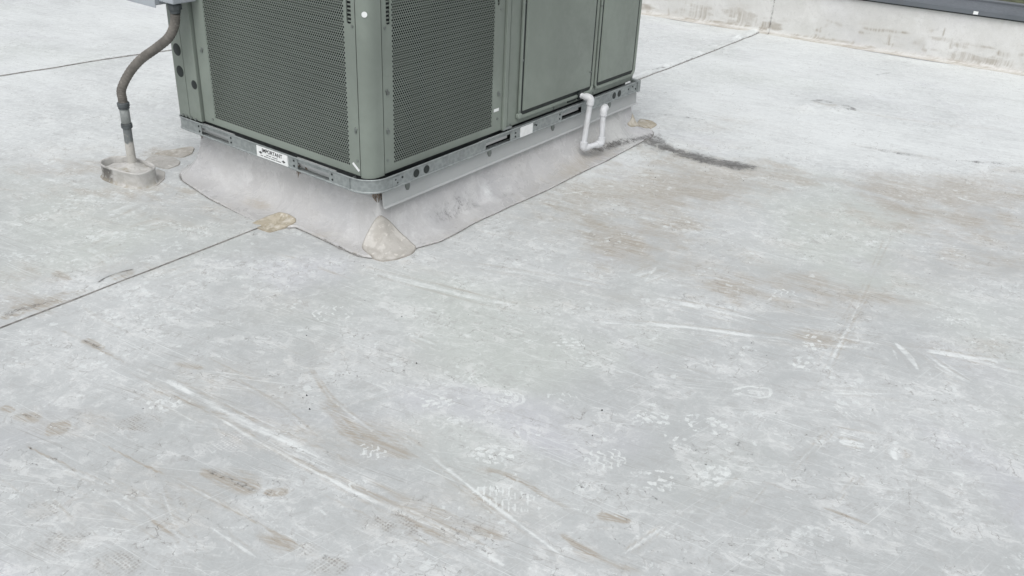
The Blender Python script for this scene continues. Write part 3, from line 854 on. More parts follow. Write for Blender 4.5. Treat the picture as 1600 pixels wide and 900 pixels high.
for k, (pts, w, s) in enumerate(LIGHT_STROKES):
    stroke(light, xs, ys, pts, w*1.25, min(1, s*.82), 20+k)
    if s >= .5:                                  # grime rubbed out to one or both sides of the scuff
        a = np.array(pts); d = a[-1]-a[0]; d /= np.hypot(*d); nn = np.array([-d[1], d[0]])
        for sg, q in ((1, .45), (-1, .30)):
            off = nn*(w*.75+.003)*sg
            stroke(brown, xs, ys, [tuple(p+off) for p in a], max(.006, w*.5), q, 620+k)
        for q in range(5):
            o1 = rng.normal(0, w*1.2+.012); o2 = o1+rng.normal(0, w*.6+.006); t0 = rng.uniform(0, .4); t1 = rng.uniform(.55, 1)
            a_, b_ = a[0]*(1-t0)+a[-1]*t0, a[0]*(1-t1)+a[-1]*t1
            mid = a[len(a)//2]
            P_ = [tuple(a_+nn*o1), tuple(b_+nn*o2)] if len(a) < 4 else [tuple(a[int(t0*(len(a)-1))]+nn*o1), tuple(mid+nn*(o1+o2)/2), tuple(a[-1 if t1 > .75 else -2]+nn*o2)]
            stroke(light if q % 2 == 0 else brown, xs, ys, P_, .0075, s*rng.uniform(.35, .7), 660+k*5+q, bristle=False)
for k, (pts, w, s) in enumerate(BROWN_STROKES): stroke(brown, xs, ys, pts, w*1.25, min(1, s*1.35), 120+k)
for k, (pts, w, s) in enumerate(BROWN_STROKES):
    if s > .45: stroke(soot, xs, ys, pts, max(.006, w*.45), s*.30, 1200+k)
for k, (pts, w, s) in enumerate(SOOT_STROKES): stroke(soot, xs, ys, pts, w*1.4, s, 220+k, bristle=False)
for k, (cx, cy, ax, ay, bx, by, s) in enumerate(STAINS):
    ex = abs(ax)+abs(bx); ey = abs(ay)+abs(by)
    sl = window(xs, ys, cx-1.7*ex, cx+1.7*ex, cy-1.7*ey, cy+1.7*ey)
    X, Y = np.meshgrid(xs[sl[1]], ys[sl[0]])
    Xw = X+(fbm(X/.16, Y/.16, 4, 60+k)-.5)*.9*max(abs(bx), abs(by)); Yw = Y+(fbm(X/.16, Y/.16, 4, 80+k)-.5)*.9*max(abs(bx), abs(by))
    det = ax*by-ay*bx
    u = ((Xw-cx)*by-(Yw-cy)*bx)/det; v = (ax*(Yw-cy)-ay*(Xw-cx))/det
    hp = np.hypot(u, v)+(fbm(X/.05, Y/.09, 4, 140+k)-.5)*.7
    m = np.clip((1.25-hp)/.55, 0, 1)*min(1, s*1.1)*np.clip(-.25+1.9*fbm(X/.06, Y/.16, 5, 40+k), 0, 1.1)
    m = m+.30*s*np.exp(-((hp-1.0)/.05)**2)*vnoise(X/.15, Y/.15, 240+k)
    brown[sl] = 1-(1-brown[sl])*(1-np.clip(m, 0, .62))
# sole prints
for k, (cx, cy, kind, l, w, ang, s) in enumerate(PRINTS):
    r = max(l, w)*.75
    sl = window(xs, ys, cx-r, cx+r, cy-r, cy+r)
    X, Y = np.meshgrid(xs[sl[1]], ys[sl[0]])
    if X.size == 0: continue
    ca, sa = math.cos(math.radians(ang)), math.sin(math.radians(ang))
    u = (X-cx)*ca+(Y-cy)*sa; v = -(X-cx)*sa+(Y-cy)*ca
    nz = fbm(X/.02, Y/.02, 3, 300+k); nb = fbm(X/.05, Y/.05, 3, 340+k)
    rad = np.hypot(u/(l*.5), v/(w*.5))+(nb-.5)*.7
    el = np.clip((1.05-rad)/.18, 0, 1)*np.clip(nb*2.4-.35, .1, 1)
    if kind == 'hexd':
        honey[sl] = np.clip(honey[sl]+el*s, -1, 1); brown[sl] = np.maximum(brown[sl], el*.45*s)
        continue
    if kind == 'hexl':
        honey[sl] = np.clip(honey[sl]-el*s, -1, 1); light[sl] = np.maximum(light[sl], el*.12*s); continue
    if kind in ('lug', 'zig', 'blot', 'ring', 'fern'):
        flake[sl] = np.maximum(flake[sl], el*s*(.35 if kind == 'lug' else .4))
    if kind == 'lug':
        sk = .5*np.sign(v)*(1 if k % 2 else -1); u2 = u+sk*v+.006*(nb-.5); v2 = v+.35*np.abs(u)*(k % 3 == 0)
        p1 = (.025, .030, .036)[k % 3]; p2 = (.026, .022, .019)[k % 3]
        row = np.floor(v2/p2); uu = u2/p1+.37*row; cell = np.floor(uu)
        h1 = TAB[(cell.astype(int)*7+k) & 255, (row.astype(int)*13+k*3) & 255]; h2 = TAB[(cell.astype(int)*5+k+90) & 255, (row.astype(int)*11+k) & 255]
        a = np.abs(uu-cell-.5)*2; b = np.abs(v2/p2-row-.5)*2
        pat = np.clip((.60+.35*h1-a)/.25, 0, 1)*np.clip((.62+.3*h2-b)/.25, 0, 1)*np.clip((h2-.18)/.1, 0, 1)
    elif kind == 'zig':
        q = u+.014*np.abs(((v/.034) % 1)*2-1); pat = np.clip((.55-np.abs((q/.022) % 1-.5)*2)/.3, 0, 1)*np.clip((nz-.36)/.1, 0, 1)
    elif kind == 'fern':
        q = v+.25*np.abs(u); pat = np.clip((.5-np.abs(((u+.3*v)/.016) % 1-.5)*2)/.3, 0, 1)*np.clip((.9-np.abs((q/.05) % 1-.5)*2)/.2, 0, 1)
    elif kind == 'ring': pat = np.clip(1-np.abs(rad-.72)/.22, 0, 1)
    elif kind == 'oval':
        pat = np.clip(1-np.abs(rad-.83)/.16, 0, 1)+np.clip((.55-rad)/.1, 0, 1)*(.35+.65*(vnoise(u/.006, v/.006, 9) > .45))
    elif kind == 'sole':
        pat = np.clip(1-np.abs(rad-.85)/.15, 0, 1)+np.clip((.62-rad)/.1, 0, 1)*(.4+.6*(np.abs((v/.011) % 1-.5) > .22))
    else: pat = .45+.55*np.clip((nz-.38)/.15, 0, 1)
    val = np.clip(pat, 0, 1)*el*np.clip(.45+nz*.9, 0, 1)*s
    if kind == 'blot': light[sl] = 1-(1-light[sl])*(1-np.clip(val*.7, 0, 1))
    else: tread[sl] = np.maximum(tread[sl], np.clip(pat, 0, 1)*np.clip(el*1.5, 0, 1)*(.35+.65*s))
# curly cracks
for k, (cx, cy, r) in enumerate(CRACK_SPOTS):
    for j in range(4):
        a = rng.uniform(0, 6.28); x = cx+rng.normal(0, r*.6); y = cy+rng.normal(0, r*.6); pts = [(x, y)]
        for q in range(rng.integers(4, 10)):
            a += rng.normal(0, .9); x += .011*math.cos(a); y += .011*math.sin(a); pts.append((x, y))
        stroke(soot, xs, ys, pts, .0035, .34, 500+k*6+j, bristle=False)
# mottled pale film and painted sky sheen towards the left and far side, faint random drag lines
XX, YY = np.meshgrid(xs, ys)
far = np.clip((XX*.75+YY*.66+.15)/1.4, 0, 1)
m = fbm(XX/.045+YY/.30, YY/.13, 4, 700)
m2 = fbm(XX/.6, YY/.6, 3, 705)
light = np.maximum(light, far*np.clip(.58+.8*(m2-.35), 0, 1)*(.75+.4*m))
flake = np.maximum(flake, np.clip((m-.5)/.2, 0, 1)*.35*np.clip((YY+.1)/.5, 0, 1)*np.clip((1.2-XX)/.8, 0, 1))
for k in range(300):
    x = rng.uniform(-1.6, 3.0); y = rng.uniform(-2.3, 3.0); a = rng.choice([-1.47, -1.47, -1.03, -1.03, 2.9, -.5])+rng.normal(0, .10); l = rng.uniform(.08, .55)
    pts = [(x, y), (x+l*.5*math.cos(a), y+l*.5*math.sin(a)), (x+l*math.cos(a+.03), y+l*math.sin(a+.03))]
    if rng.random() < .65: stroke(light, xs, ys, pts, rng.uniform(.005, .010), rng.uniform(.25, .6), 800+k, bristle=False)
    else: stroke(brown, xs, ys, pts, rng.uniform(.005, .009), rng.uniform(.25, .55), 800+k, bristle=False)
# welded lap seams
def seam_y(x): return .468+.0065*(x+1.137)+.004*(vnoise(x/.5, x*0, 71)-.5)
def seam2_y(x): return 3.146-.14*x+.02*(vnoise(x/.4, x*0, 72)-.5)
SY = seam_y(xs); SY2 = seam2_y(xs)
dy = YY-SY[None, :]; dy2 = YY-SY2[None, :]
vis = (.45+.55*vnoise(XX/.07, YY*0, 73))
soot = np.maximum(soot, np.clip(1-np.abs(dy)/np.clip(.0060+(XX-1.8)*.010, .0060, .015), 0, 1)*(.22+.35*vis))
soot = np.maximum(soot, np.clip(1-np.abs(dy2)/.026, 0, 1)*(.15+.30*vis))
brown = np.maximum(brown, np.clip(1-np.abs(dy)/.03, 0, 1)*.35*vnoise(XX/.04, YY/.02, 74))
light = np.maximum(light, np.clip(1-np.abs(dy2-.03)/.04, 0, 1)*.8)
light = np.maximum(light, np.clip(1-np.abs(dy-.045)/.045, 0, 1)*np.clip((XX-1.9)/.3, 0, 1)*np.clip(vnoise(XX/.13, YY*0, 96)*2.2-.4, 0, 1))
# dirt caught along the foot of the curb flashing and the parapet
cd = curb_dist(XX, YY)
EDGE = edge_d(XX, YY)
tl = np.clip(1-np.abs(cd-EDGE-.003)/.0065, 0, 1)
soot = np.maximum(soot, tl*.55*(.4+.6*vnoise(XX/.08, YY/.08, 92)))
brown = np.maximum(brown, np.clip(1-np.abs(cd-EDGE)/.05, 0, 1)*.5*fbm(XX/.08, YY/.08, 3, 93))
# height of the sheet: shallow waves, laps, a blister by the seam, puckers
Z = (fbm(XX/.5, YY/.5, 3, 95)-.5)*.010*np.clip((cd-.16)/.25, 0, 1)
Z += .0045*np.clip(dy/.006, 0, 1)*np.clip(1-dy/.35, 0, 1)
Z += .006*np.clip(dy2/.02, 0, 1)*np.clip(1-dy2/.5, 0, 1)
Z += .010*np.exp(-(((XX+.73)*.98)/.075)**2-((YY-.505)/.022)**2)
lump = np.clip(vnoise(XX/.09, YY*0, 96)*1.6-.5, 0, 1)*np.clip((XX-2.0)/.3, 0, 1)
Z += .022*lump*np.exp(-((dy-.045)/.035)**2)
Z += .018*np.exp(-((XX-3.03)/.10)**2-((YY+.50)/.07)**2)+.015*np.exp(-((XX-3.12)/.10)**2-((YY+.66)/.06)**2)
Z = np.where(cd < .12, -.004, Z)
co = np.stack([XX, YY, Z], -1).reshape(-1, 3).astype(np.float32)
idx = np.arange(NX*NY).reshape(NY, NX)
quads = np.stack([idx[:-1, :-1], idx[:-1, 1:], idx[1:, 1:], idx[1:, :-1]], -1).reshape(-1, 4)
def np_mesh(name, co, quads):
    me = bpy.data.meshes.new(name)
    me.vertices.add(len(co)); me.vertices.foreach_set('co', np.ascontiguousarray(co, dtype=np.float32).ravel())
    me.loops.add(quads.size); me.loops.foreach_set('vertex_index', quads.astype(np.int32).ravel())
    me.polygons.add(len(quads)); me.polygons.foreach_set('loop_start', (np.arange(len(quads))*4).astype(np.int32))
    me.polygons.foreach_set('use_smooth', np.ones(len(quads), dtype=bool))
    me.update(calc_edges=True); return me
def put_wear(me, R, G, B, A=None):
    n = len(me.vertices); c = np.zeros((n, 4), np.float32)
    c[:, 0] = np.ravel(R); c[:, 1] = np.ravel(G); c[:, 2] = np.ravel(B); c[:, 3] = 0 if A is None else np.ravel(A)
    a = me.attributes.new('wear', 'FLOAT_COLOR', 'POINT'); a.data.foreach_set('color', c.ravel())
me = np_mesh('roof', co, quads)
put_wear(me, light, brown, soot, honey)
ta = me.attributes.new('tread', 'FLOAT', 'POINT'); ta.data.foreach_set('value', tread.astype(np.float32).ravel())
fa = me.attributes.new('flake', 'FLOAT', 'POINT'); fa.data.foreach_set('value', flake.astype(np.float32).ravel())
roof = finish('roof', me, M_ROOF, None, 0)
tag(roof, 'scuffed white membrane roof with brown stains and shoe prints', None, None, 'structure')

M_LAP = plain('dirty_lap_edge', (.215, .21, .20), .8, 0, .2, .35, 30)
def lap_edge(pts, zs, h, w):
    # thin cut edge of an overlapping sheet: a low ribbon with a sloping face
    P = np.array(pts); T = np.gradient(P, axis=0); T /= np.hypot(T[:, 0], T[:, 1])[:, None]; N = np.column_stack([T[:, 1], -T[:, 0]])
    jit = (.65+.7*vnoise(np.arange(len(P))/6.0, np.arange(len(P))*0, 77))[:, None]
    a = P+N*w*jit; b = P+N*w*.35*jit; c = P-N*w*.3
    co_ = np.concatenate([np.column_stack([a, zs]), np.column_stack([b, zs+h]), np.column_stack([c, zs+h*.9])]); n_ = len(P); k_ = np.arange(n_-1)
    q_ = np.concatenate([np.stack([k_+j*n_, k_+j*n_+1, k_+(j+1)*n_+1, k_+(j+1)*n_], -1) for j in (0, 1)])
    return finish('lap_edge', np_mesh('lap_edge', co_, q_), M_LAP, roof, 0)
def roof_z(x, y):
    i = np.clip(np.searchsorted(xs, x), 0, NX-1); j = np.clip(np.searchsorted(ys, y), 0, NY-1); return Z[j, i]
for x0, x1, st in ((-4.0, -.115, .012), (2.03, 4.62, .02)):
    xx = np.arange(x0, x1, st); yy = seam_y(xx); lap_edge(np.column_stack([xx, yy]), roof_z(xx, yy-.012)+.0008, .0032, .0030 if x0 < 0 else .0042)
xx = np.arange(-6.0, 4.2, .03); yy = seam2_y(xx); lap_edge(np.column_stack([xx, yy]), roof_z(xx, yy-.03)+.001, .004, .0065)

g = MB(); g.box(-600, 600, -600, 600, -5.2, -5.0)
tag(g.build('ground', M_GROUND, None, 0), 'ground far below the roof edge', None, None, 'structure')
bw = MB(); bw.box(-13.9, 5.0, -13.9, 13.9, -5.0, -.03)
tag(bw.build('building_walls', plain('building_render', (.45, .44, .42), .8), None, 0), 'plain wall block below the roof', None, None, 'structure')

# ------------------------------------------------------------------ parapet wall with coping
PA = np.array([4.524, 1.462]); PD = np.array([.283, -2.763]); PD /= np.linalg.norm(PD)
PN = np.array([PD[1], -PD[0]])           # towards the roof
if PN[0] > 0: PN = -PN
par = empty('parapet_wall', 'low parapet wrapped in stained white membrane with charcoal coping', 'parapet')
ss = np.concatenate([np.arange(-9, -.6, .1), np.arange(-.6, 3.6, .008), np.arange(3.6, 9.5, .1)])
zz = np.concatenate([np.linspace(0, .05, 12)[:-1], np.arange(.05, .356, .008)])
S_, Zc = np.meshgrid(ss, zz)
flare = .030*np.exp(-Zc/.012)+(fbm(S_/.35, Zc/.35, 3, 150)-.5)*.014
lap = .004*(S_ > 1.03)
P3 = np.stack([PA[0]+PD[0]*S_+PN[0]*(flare+lap), PA[1]+PD[1]*S_+PN[1]*(flare+lap), Zc+.001], -1).reshape(-1, 3)
i2 = np.arange(P3.shape[0]).reshape(len(zz), len(ss))
q2 = np.stack([i2[:-1, :-1], i2[1:, :-1], i2[1:, 1:], i2[:-1, 1:]], -1).reshape(-1, 4)
wl_ = np.zeros(S_.shape); wb = np.zeros(S_.shape); wk = np.zeros(S_.shape)
for k, (pts, w, s) in enumerate(WALL_STROKES): stroke(wb, ss, zz, pts, w*1.8, min(1, s*1.35), 400+k, bristle=False)
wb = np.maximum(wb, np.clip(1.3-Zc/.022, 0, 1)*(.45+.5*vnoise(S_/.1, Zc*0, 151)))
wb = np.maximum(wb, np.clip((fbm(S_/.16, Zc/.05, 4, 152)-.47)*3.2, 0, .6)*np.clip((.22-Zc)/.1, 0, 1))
wk = np.maximum(wk, np.clip(1-np.abs(S_-1.03)/.010, 0, 1)*.55)
me = np_mesh('wall_face', P3, q2); put_wear(me, wl_, wb, wk)
wf = finish('wall_face', me, M_WALLM, par, 0)
def pw(s, n, z): return (PA[0]+PD[0]*s+PN[0]*n, PA[1]+PD[1]*s+PN[1]*n, z)
def along(profile, s0, s1, name, mat, parent, closed=True, bevel=0):
    mb = MB(); n = len(profile)
    vs = [pw(s, a, z) for s in (s0, s1) for a, z in profile]
    fs = [(k, (k+1) % n, n+(k+1) % n, n+k) for k in range(n if closed else n-1)]
    if closed: fs += [tuple(range(n-1, -1, -1)), tuple(range(n, 2*n))]
    return mb.add(vs, fs).build(name, mat, parent, 30, bevel)
along([(-.22, .01), (-.004, .01), (-.004, .335), (-.22, .335)], -9, 9.4, 'wall_core', M_WALLM, par)
cop_prof = [(.030, .343), (.034, .343), (.034, .372), (.016, .380), (-.165, .398), (-.165, .410), (-.24, .410), (-.24, .33), (-.236, .33), (-.236, .406), (-.170, .406), (-.170, .393), (.012, .375), (.030, .369)]
along([(.001, .334), (.026, .334), (.026, .3425), (.001, .3425)], -9, 9.4, 'coping_shadow_strip', M_HOLE, par)  # dark strip added as painted shade under the coping edge
s = -9.0
while s < 9.2:
    e = s+2.44
    along(cop_prof, s+.002, e-.002, 'coping_cap', M_COPING, par)
    along([(.0375, .341), (.0375, .3745), (.017, .3835), (-.16, .4055), (-.16, .40), (.017, .378), (.034, .370), (.034, .341)], e-.05, e+.05, 'coping_joint_cover', M_COPING, par)
    s = e
mb = MB(); c0 = pw(2.39, .036, .348)
along([(.036, .346), (.040, .346), (.040, .366), (.036, .366)], 2.375, 2.405, 'coping_clip', M_STICK, par, True, .001)

# ------------------------------------------------------------------ curb under the unit
curb = empty('roof_curb', 'membrane wrapped roof curb carrying the air conditioner', 'roof curb')
def ring(d, n_side=150, n_arc=26):
    out = []
    c = [(CX0, CY0, 180), (CX1, CY0, 270), (CX1, CY1, 0), (CX0, CY1, 90)]
    for k, (x, y, a0) in enumerate(c):
        for j in range(n_arc):
            a = math.radians(a0+90*j/(n_arc-1)); out.append((x+d*math.cos(a), y+d*math.sin(a)))
        x2, y2, a2 = c[(k+1) % 4]
        p = out[-1]; q = (x2+d*math.cos(math.radians(a2)), y2+d*math.sin(math.radians(a2)))
        for j in range(1, n_side): out.append((p[0]+(q[0]-p[0])*j/n_side, p[1]+(q[1]-p[1])*j/n_side))
    return np.array(out)
tt = np.concatenate([np.linspace(0, .02, 8)[:-1], np.linspace(.02, 1, 42)])
base0 = ring(0.0); base1 = ring(.138)
nrm = (base1-base0)/.138
ex = edge_d(base1[:, 0], base1[:, 1])
pts = []; RR = []; GG = []; BB = []
for t in tt:
    q = base0+nrm*(ex*t)[:, None]
    d = ex*t
    z = skirt_h(q[:, 0], q[:, 1], d)
    if t >= .999: z = z*0+.0032
    pts.append(np.column_stack([q, z]))
    gb = np.clip((t-.6)/.4, 0, 1)*.4*fbm(q[:, 0]/.09, q[:, 1]/.09, 4, 161)+np.clip(fbm(q[:, 0]/.16, q[:, 1]/.16, 4, 162)-.55, 0, 1)*.7
    gb += .5*np.exp(-((q[:, 0]-1.2)/.25)**2-((q[:, 1]+.07)/.05)**2)+.45*np.exp(-((q[:, 0]-1.45)/.2)**2-((q[:, 1]+.05)/.06)**2)
    gb += .6*np.exp(-((q[:, 1]-.62)/.10)**2-((q[:, 0]+.02)/.03)**2)
    ln_ = q[:, 1]+.035+.16*(q[:, 0]-1.5)
    kb = .85*np.exp(-(ln_/.022)**2)*np.clip((q[:, 0]-1.38)/.12, 0, 1)*np.clip((2.0-q[:, 0])/.1, 0, 1)*(.4+.8*fbm(q[:, 0]/.05, q[:, 1]/.02, 3, 165))+np.clip((t-.97)/.03, 0, 1)*.5*vnoise(q[:, 0]/.08, q[:, 1]/.08, 92)
    smudge = .30*np.exp(-((q[:, 0]-.44)/.16)**2-((q[:, 1]+.02)/.035)**2)+.2*np.exp(-((q[:, 0]-.75)/.12)**2-((q[:, 1]+.05)/.03)**2)
    RR.append(np.clip(.6*np.exp(-((q[:, 0]-.66)/.035)**2-((q[:, 1]+.02)/.03)**2)+.35*np.exp(-((q[:, 0]-.50)/.03)**2-((q[:, 1]+.06)/.03)**2), 0, 1))
    GG.append(np.clip(gb, 0, .9)); BB.append(np.clip(kb+smudge, 0, .9))
q = pts[-1].copy(); q[:, 2] = -.003; pts.append(q); RR.append(RR[-1]); GG.append(GG[-1]); BB.append(BB[-1]*0+.8)
co = np.concatenate(pts); n = len(base0); m_ = len(pts); ii = np.arange(n*m_).reshape(m_, n)
qd = np.stack([ii[:-1], np.roll(ii[:-1], -1, 1), np.roll(ii[1:], -1, 1), ii[1:]], -1).reshape(-1, 4)[:, ::-1]
me = np_mesh('curb_flashing', co, qd); put_wear(me, np.concatenate(RR), np.concatenate(GG), np.concatenate(BB))
finish('curb_flashing', me, M_FLASH, curb, 0)
eo = base0+nrm*(ex+.0008)[:, None]
le = lap_edge(np.vstack([eo, eo[:1]]), np.full(len(eo)+1, .0012), .0016, .0026); le.parent = curb
mb = MB(); mb.box(CX0+.004, CX1-.004, CY0+.004, CY1-.004, .02, .217); mb.build('curb_frame', M_DARK, curb, 0)
# counterflashing strips below the base rail
mb = MB()
vs = [(x, y, z) for x in (.075, 1.9) for y, z in ((.013, .2185), (.009, .157), (.003, .150), (.006, .1495), (.014, .157), (.019, .2185))]
mb.add(vs, [(k, k+1, k+7, k+6) for k in range(5)]+[(5, 0, 6, 11), (0, 5, 4, 3, 2, 1), (6, 7, 8, 9, 10, 11)])
cf = mb.build('counterflashing', M_FLASHING, curb, 20)
mb = MB()
vs = [(x, y, z) for y in (.05, 1.07) for x, z in ((.060, .2185), (.058, .2045), (.055, .203), (.066, .203), (.068, .2185))]
mb.add(vs, [(k, k+5, k+6, k+1) for k in range(4)]+[(4, 9, 5, 0), (0, 1, 2, 3, 4), (9, 8, 7, 6, 5)])
mb.build('counterflashing', M_FLASHING, curb, 20)
mb = MB()
vs = [(x, y, z) for y in (.034, 1.07) for x, z in ((1.902, .2185), (1.906, .157), (1.911, .150), (1.898, .2185))]
mb.add(vs, [(k, k+1, k+5, k+4) for k in range(3)]+[(3, 0, 4, 7)])
mb.build('counterflashing', M_FLASHING, curb, 20)
for x in (.205, .70, 1.158, 1.64):
    c = MB(); c.add([(x-.011, .0115, .2185), (x+.011, .0115, .2185), (x+.012, .0085, .198), (x+.004, .0075, .186), (x-.006, .0075, .188), (x-.012, .0085, .2),
                     (x-.011, .018, .2185), (x+.011, .018, .2185), (x+.012, .015, .198), (x+.004, .014, .186), (x-.006, .014, .188), (x-.012, .015, .2)],
          [(0, 5, 4, 3, 2, 1), (0, 1, 7, 6), (1, 2, 8, 7), (2, 3, 9, 8), (3, 4, 10, 9), (4, 5, 11, 10), (5, 0, 6, 11), (6, 7, 8, 9, 10, 11)])
    c.build('anchor_clip', M_SCREW, cf, 0)
def gasket(x, y, z, n, spread, parent):
    mb = MB()
    for k in range(n):
        a = random.uniform(0, 6.28); px = x+random.gauss(0, spread); py = y+random.gauss(0, spread); h = random.uniform(.015, .05)
        mb.tube([(px, py, z), (px+random.gauss(0, .004), py+random.gauss(0, .004), z-h*.5), (px+random.gauss(0, .006), py+random.gauss(0, .006), z-h)], [random.uniform(.002, .005), .0035, .001], 5)
    return tag(mb.build('torn_gasket', M_RUST, parent, 40), 'torn brown gasket strip hanging below the rail')
gasket(.082, .040, .214, 26, .010, curb)
gasket(.052, .43, .214, 8, .012, curb)
gasket(.066, 1.07, .214, 10, .006, curb)

# ------------------------------------------------------------------ patches on the membrane
def patch(name, outline, label, mat, lift=.004, holes=0, edge=.7):
    P = np.array(outline); c = P.mean(0); n = 72; k = len(P)
    d = np.hypot(*(np.roll(P, -1, 0)-P).T); cum = np.concatenate([[0], np.cumsum(d)]); t = np.linspace(0, cum[-1], n, endpoint=False)
    Q = np.vstack([P, P[:1]]); ox = np.interp(t, cum, Q[:, 0]); oy = np.interp(t, cum, Q[:, 1])
    for _ in range(2):
        ox = .25*np.roll(ox, 1)+.5*ox+.25*np.roll(ox, -1); oy = .25*np.roll(oy, 1)+.5*oy+.25*np.roll(oy, -1)
    v = []; R = []; B = []; rr = np.concatenate([np.linspace(0, .94, 22), [.97, 1.0, 1.003]])
    seed = hash_(name+label)
    for j, r in enumerate(rr):
        x = c[0]+(ox-c[0])*r; y = c[1]+(oy-c[1])*r
        x = np.clip(x, CX0-.4, None)
        cdv = curb_dist(x, y)
        ed = edge_d(x, y); z = np.where(cdv < ed, np.maximum(skirt_h(x, y), .0036), .0036*np.clip(1-(cdv-ed)/.02, 0, 1)+.0006)
        z = z+lift+.004*(fbm(x/.03, y/.03, 3, seed)-.5)*(1-r)
        if j == len(rr)-1: z = z-lift-.003
        v.append(np.column_stack([x, y, z])); e = np.clip((r-.93)/.07, 0, 1)
        B.append(e*edge*(.5+.5*vnoise(x/.02, y/.02, seed+2))); R.append(np.clip((fbm(x/.035, y/.035, 3, seed+4)-.60)/.08, 0, 1)*.5*(1-e))
    co = np.concatenate(v); ii = np.arange(len(co)).reshape(len(rr), n)
    qd = np.stack([ii[:-1], ii[1:], np.roll(ii[1:], -1, 1), np.roll(ii[:-1], -1, 1)], -1).reshape(-1, 4)
    a2 = np.cross(np.append(P[1]-P[0], 0), np.append(P[2]-P[1], 0))[2]
    area = .5*np.sum(P[:, 0]*np.roll(P[:, 1], -1)-np.roll(P[:, 0], -1)*P[:, 1])
    if area < 0: qd = qd[:, ::-1]
    me = np_mesh(name, co, qd); put_wear(me, np.concatenate(R), np.concatenate(B)*0, np.concatenate(B))
    return tag(finish(name, me, mat, None, 0), label, 'patch')
def hash_(s): return sum(ord(ch)*(i+3) for i, ch in enumerate(s)) % 97
patch('membrane_patch', PATCH['corner'], 'beige rounded triangular patch over the near corner of the curb', M_PATCH, .0035)
patch('membrane_patch', PATCH['tan'], 'tan diamond patch where the roof seam meets the curb', M_TAN, .0028, 0, .6)
patch('membrane_patch', PATCH['rear'], 'tan patch at the foot of the curb behind the white drain pipe', M_TAN, .004, 0, .5)
patch('membrane_patch', PATCH['left1'], 'pale rounded patch between the pipe pocket and the curb', M_PALE, .0022, 0, .55)
patch('membrane_patch', PATCH['left2'], 'brownish wrinkled patch at the far left curb corner', M_PALE2, .003, 0, .25)
patch('membrane_patch', PATCH['left3'], 'pale crescent patch hugging the right side of the pipe pocket', M_PALE, .002, 0, .6)

# ------------------------------------------------------------------ rooftop air conditioner
unit = empty('air_conditioner', 'large grey green rooftop air conditioner with perforated grilles', 'air conditioner')
W_, L_, TOP = 1.128, 1.889, 1.10
# base rail: profile swept round the outline, windows left open
RAD = .085; RAD2 = .035
def rail_path():
    out = []                                 # (x, y, outward normal, tagged interval)
    def arc(cx, cy, a0, a1, RAD=RAD, n=14):
        for k in range(n+1):
            a = math.radians(a0+(a1-a0)*k/n); out.append((cx+RAD*math.cos(a), cy+RAD*math.sin(a), math.cos(a), math.sin(a)))
    out.append((.20, W_, 0, 1))
    arc(RAD2, W_-RAD2, 90, 180, RAD2)
    for y in (.965, .792, .383, .211): out.append((0, y, -1, 0))
    arc(RAD, RAD, 180, 270)
    for x in (.660, .823, 1.208, 1.366): out.append((x, 0, 0, -1))
    out.append((L_, 0, 0, -1))
    return out
RP = rail_path()
PROF = [(-.030, .2200), (.004, .2200), (.0052, .2212), (.0052, .2240), (.003, .2255), (.0012, .2270), (.0012, .2665), (.003, .268), (.0050, .2692), (.0050, .2725), (.003, .2742), (.0005, .2735), (-.001, .255)]
open_k = [i for i in range(len(RP)-1) if (abs(RP[i][0]) < 1e-6 and abs(RP[i+1][0]) < 1e-6 and (abs(RP[i][1]-.965) < 1e-6 or abs(RP[i][1]-.383) < 1e-6)) or (abs(RP[i][1]) < 1e-6 and abs(RP[i+1][1]) < 1e-6 and (abs(RP[i][0]-.660) < 1e-6 or abs(RP[i][0]-1.208) < 1e-6))]
mb = MB(); npf = len(PROF); vs = []; fs = []
for x, y, nx, ny in RP:
    for d, z in PROF: vs.append((x+nx*d, y+ny*d, z))
for i in range(len(RP)-1):
    for k in range(npf-1):
        if i in open_k and k == 5: continue
        fs.append((i*npf+k, (i+1)*npf+k, (i+1)*npf+k+1, i*npf+k+1))
fs.append(tuple((len(RP)-1)*npf+k for k in range(npf)))
rail = mb.add(vs, fs).build('base_rail', M_GALV, unit, 30)
mb = MB(); mb.box(L_-.014, L_+.008, -.0085, .04, .2185, .2768); mb.build('rail_end_cap', M_GALV, rail, 0, .002)
mb = MB(); mb.box(-.0055, .03, .100, .1035, .2262, .2675); mb.build('rail_lap', M_GALV, rail, 0, .001)
mb = MB(); mb.box(.112, .150, -.0032, .004, .2285, .2645); mb.build('rail_splice', M_GALV, rail, 0, .001)
# what shows through the rail windows
for (y0, y1) in ((.805, .952), (.222, .372)):
    mb = MB(); mb.box(.016, .019, y0-.03, y1+.03,   .2375, .2668); mb.build('inner_channel', M_FLASHING, rail, 0)
for (x0, x1) in ((.660, .823), (1.208, 1.366)):
    mb = MB(); mb.box(x0-.03, x1-.006, .011, .014, .2385, .2668); mb.build('inner_channel', M_FLASHING, rail, 0)
mb = MB(); mb.box(.070, L_-.01, .070, W_-.03, .2205, .2735); mb.build('base_pan', M_DARK, unit, 0)
mb = MB(); mb.box(.84, L_-.012, .004, .030, .2575, .2640); mb.build('rail_flange', M_GALV, rail, 0)
def RLF(u, z, d): return (-.0012-d, u, z)
def RRF(u, z, d): return (u, -.0012-d, z)
for u in (.241, .298): mb = MB(); disc(mb, RRF, u, .2455, .0160, 0, .0014); mb.build('rail_hole_disc', M_HOLE, rail)  # dark discs paint the shade inside open rail holes
for u in (1.656, 1.704): mb = MB(); disc(mb, RRF, u, .2460, .0160, 0, .0014); mb.build('rail_hole_disc', M_HOLE, rail)
